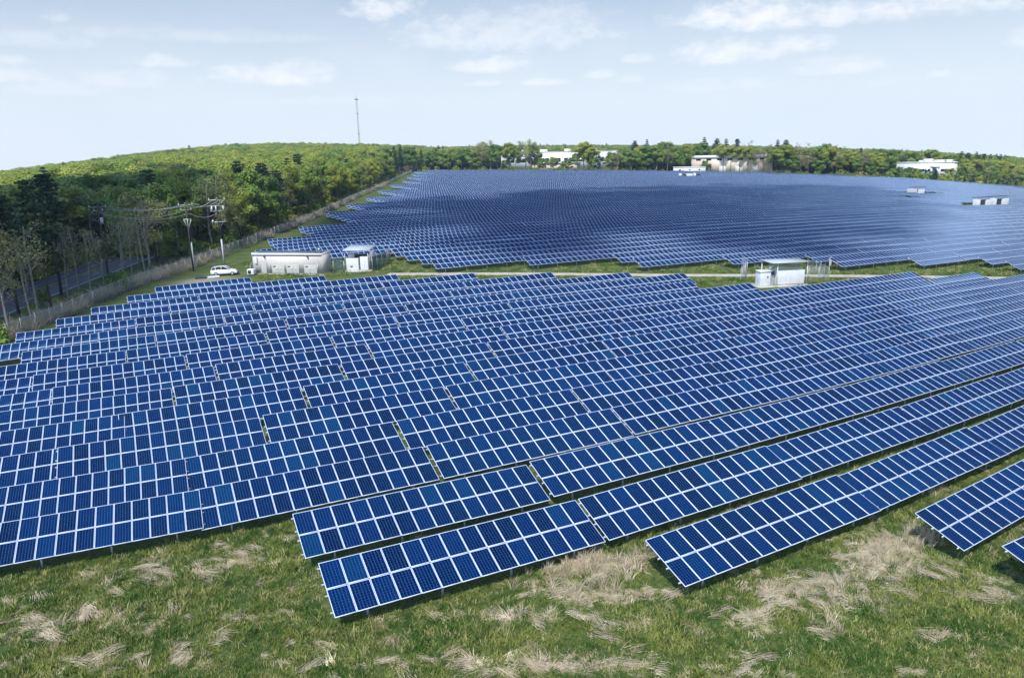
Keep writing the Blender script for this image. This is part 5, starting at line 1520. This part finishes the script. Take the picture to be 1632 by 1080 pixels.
# weeds in the aisle
X = rg.uniform(20, 160, 9000); Y = 137 - (X - 20) * .52 + rg.uniform(-22, 14, len(X)); keep = np.ones(len(X), bool)
for fld, ri, x, yy, p in tables:
    if yy < 150: keep &= ~((X > x - .3) & (X < x + p) & (Y > yy - .4) & (Y < yy + 3.4))
keep &= (np.abs(vnoise(X, Y, 3, 2) - .5) < .5); X, Y = X[keep], Y[keep]
tk = np.interp(X, [p[0] for p in TRACK], [p[1] for p in TRACK]); m_ = np.abs(Y - tk) > 2.2; X, Y = X[m_], Y[m_]; n = len(X); sc = rg.uniform(1.0, 2.6, n)
scatter_object('aisle_grass', W(X, Y, -.02), np.stack([rg.normal(0, .08, n), rg.normal(0, .08, n), rg.uniform(0, 6.28, n)], -1), np.stack([sc * 1.5, sc * 1.5, sc], -1), rg.integers(0, 4, n), gk[:4], 'taller dark green grass in the aisle between both fields', 'grass')

# ------------------------------------------------------------------ the cloud whose shadow lies over the middle of the field
SH = [(500, 384), (520, 362), (560, 336), (700, 321), (850, 312), (1000, 304), (1150, 300), (1400, 303), (1480, 330), (1440, 380), (1300, 405), (1100, 412), (900, 412), (720, 408), (620, 398)]
SH2 = [(-60, 560), (60, 515), (180, 462), (250, 435), (330, 402), (385, 372), (420, 350), (340, 352), (180, 376), (-60, 430)]
poly = np.array([G(*q) for q in SH]); poly2 = np.array([G(*q) for q in SH2])
poly2[:, 0] -= 3.0
def inside(x, y, poly=poly):
    c = False; j = len(poly) - 1
    for i in range(len(poly)):
        if (poly[i][1] > y) != (poly[j][1] > y) and x < (poly[j][0] - poly[i][0]) * (y - poly[i][1]) / (poly[j][1] - poly[i][1]) + poly[i][0]: c = not c
        j = i
    return c
import bmesh
bm = bmesh.new(); bmesh.ops.create_icosphere(bm, subdivisions=3, radius=1.0)
iv_ = np.array([v.co[:] for v in bm.verts]); it_ = np.array([[v.index for v in f.verts] for f in bm.faces]); bm.free()
ALT = 1150.0; rc = np.random.default_rng(77); CV = []; CF_ = []; n0 = 0; cntc = 0
CLEAR = [((25, 134), 34), ((15, 140), 26), (G(1583, 330), 26), ((87, 85), 34), ((36, 131), 26)]
def clear(x, y, k=1.0): return any(math.hypot(x - c[0], y - c[1]) < r * k for c, r in CLEAR)
lo, hi = poly.min(0) - 25, poly.max(0) + 25
while cntc < 300:
    x, y_ = rc.uniform(lo[0], hi[0]), rc.uniform(lo[1], hi[1])
    if (not inside(x, y_) and rc.random() > .025) or clear(x, y_): continue
    edge = min(math.hypot(x - a[0], y_ - a[1]) for a in poly)
    if edge < 30 and rc.random() < .45: continue
    r_ = rc.uniform(5, 11) if edge < 45 else rc.uniform(10, 22)
    g_ = W(x, y_, 0); alt = ALT + rc.uniform(-18, 60)
    c_ = g_ + TO_SUN * ((alt - g_[2]) / TO_SUN[2])
    v = iv_ * (1 + .28 * np.sin(iv_ @ rc.normal(0, 2.6, (3, 3)) + rc.uniform(0, 6, 3)).mean(1, keepdims=True)) * r_ * [1, 1, .75] + c_
    CV.append(v); CF_.append(it_ + n0); n0 += len(v); cntc += 1
k2 = 0
while k2 < 190:
    x, y_ = rc.uniform(*[f(poly2[:, 0]) for f in (min, max)]), rc.uniform(*[f(poly2[:, 1]) for f in (min, max)])
    if not inside(x, y_, poly2) or clear(x, y_, .62): continue
    r_ = rc.uniform(5, 10); g_ = W(x, y_, 4); alt = ALT + rc.uniform(-18, 40); c_ = g_ + TO_SUN * ((alt - g_[2]) / TO_SUN[2])
    v = iv_ * (1 + .28 * np.sin(iv_ @ rc.normal(0, 2.6, (3, 3)) + rc.uniform(0, 6, 3)).mean(1, keepdims=True)) * r_ * [1, 1, .75] + c_
    CV.append(v); CF_.append(it_ + n0); n0 += len(v); k2 += 1
cm = mat('cloud_vapour', (0.86, 0.87, 0.9), 1.0)
tag(obj('cloud', make_mesh('cloud', np.concatenate(CV), [np.concatenate(CF_)], [cm], smooth=True)), 'broken white fair-weather cloud high overhead behind the drone', 'cloud', kind='stuff')

# ------------------------------------------------------------------ air
hz = bpy.data.objects.new('haze', MB().box(-2150, 2150, -2150, 2150, -220, 118).mesh('haze', [])); COL.objects.link(hz)
hm = bpy.data.materials.new('haze'); hm.use_nodes = True; ht = hm.node_tree; ht.nodes.clear(); K = NT(ht)
pv = K.n('ShaderNodeVolumePrincipled', {'Color': (0.60, 0.82, 1.0, 1), 'Density': 0.00011, 'Anisotropy': 0.0}); om = K.n('ShaderNodeOutputMaterial'); ht.links.new(pv.outputs[0], om.inputs['Volume'])
hz.data.materials.append(hm); tag(hz, 'faint blue haze over the whole site', 'haze', kind='stuff')
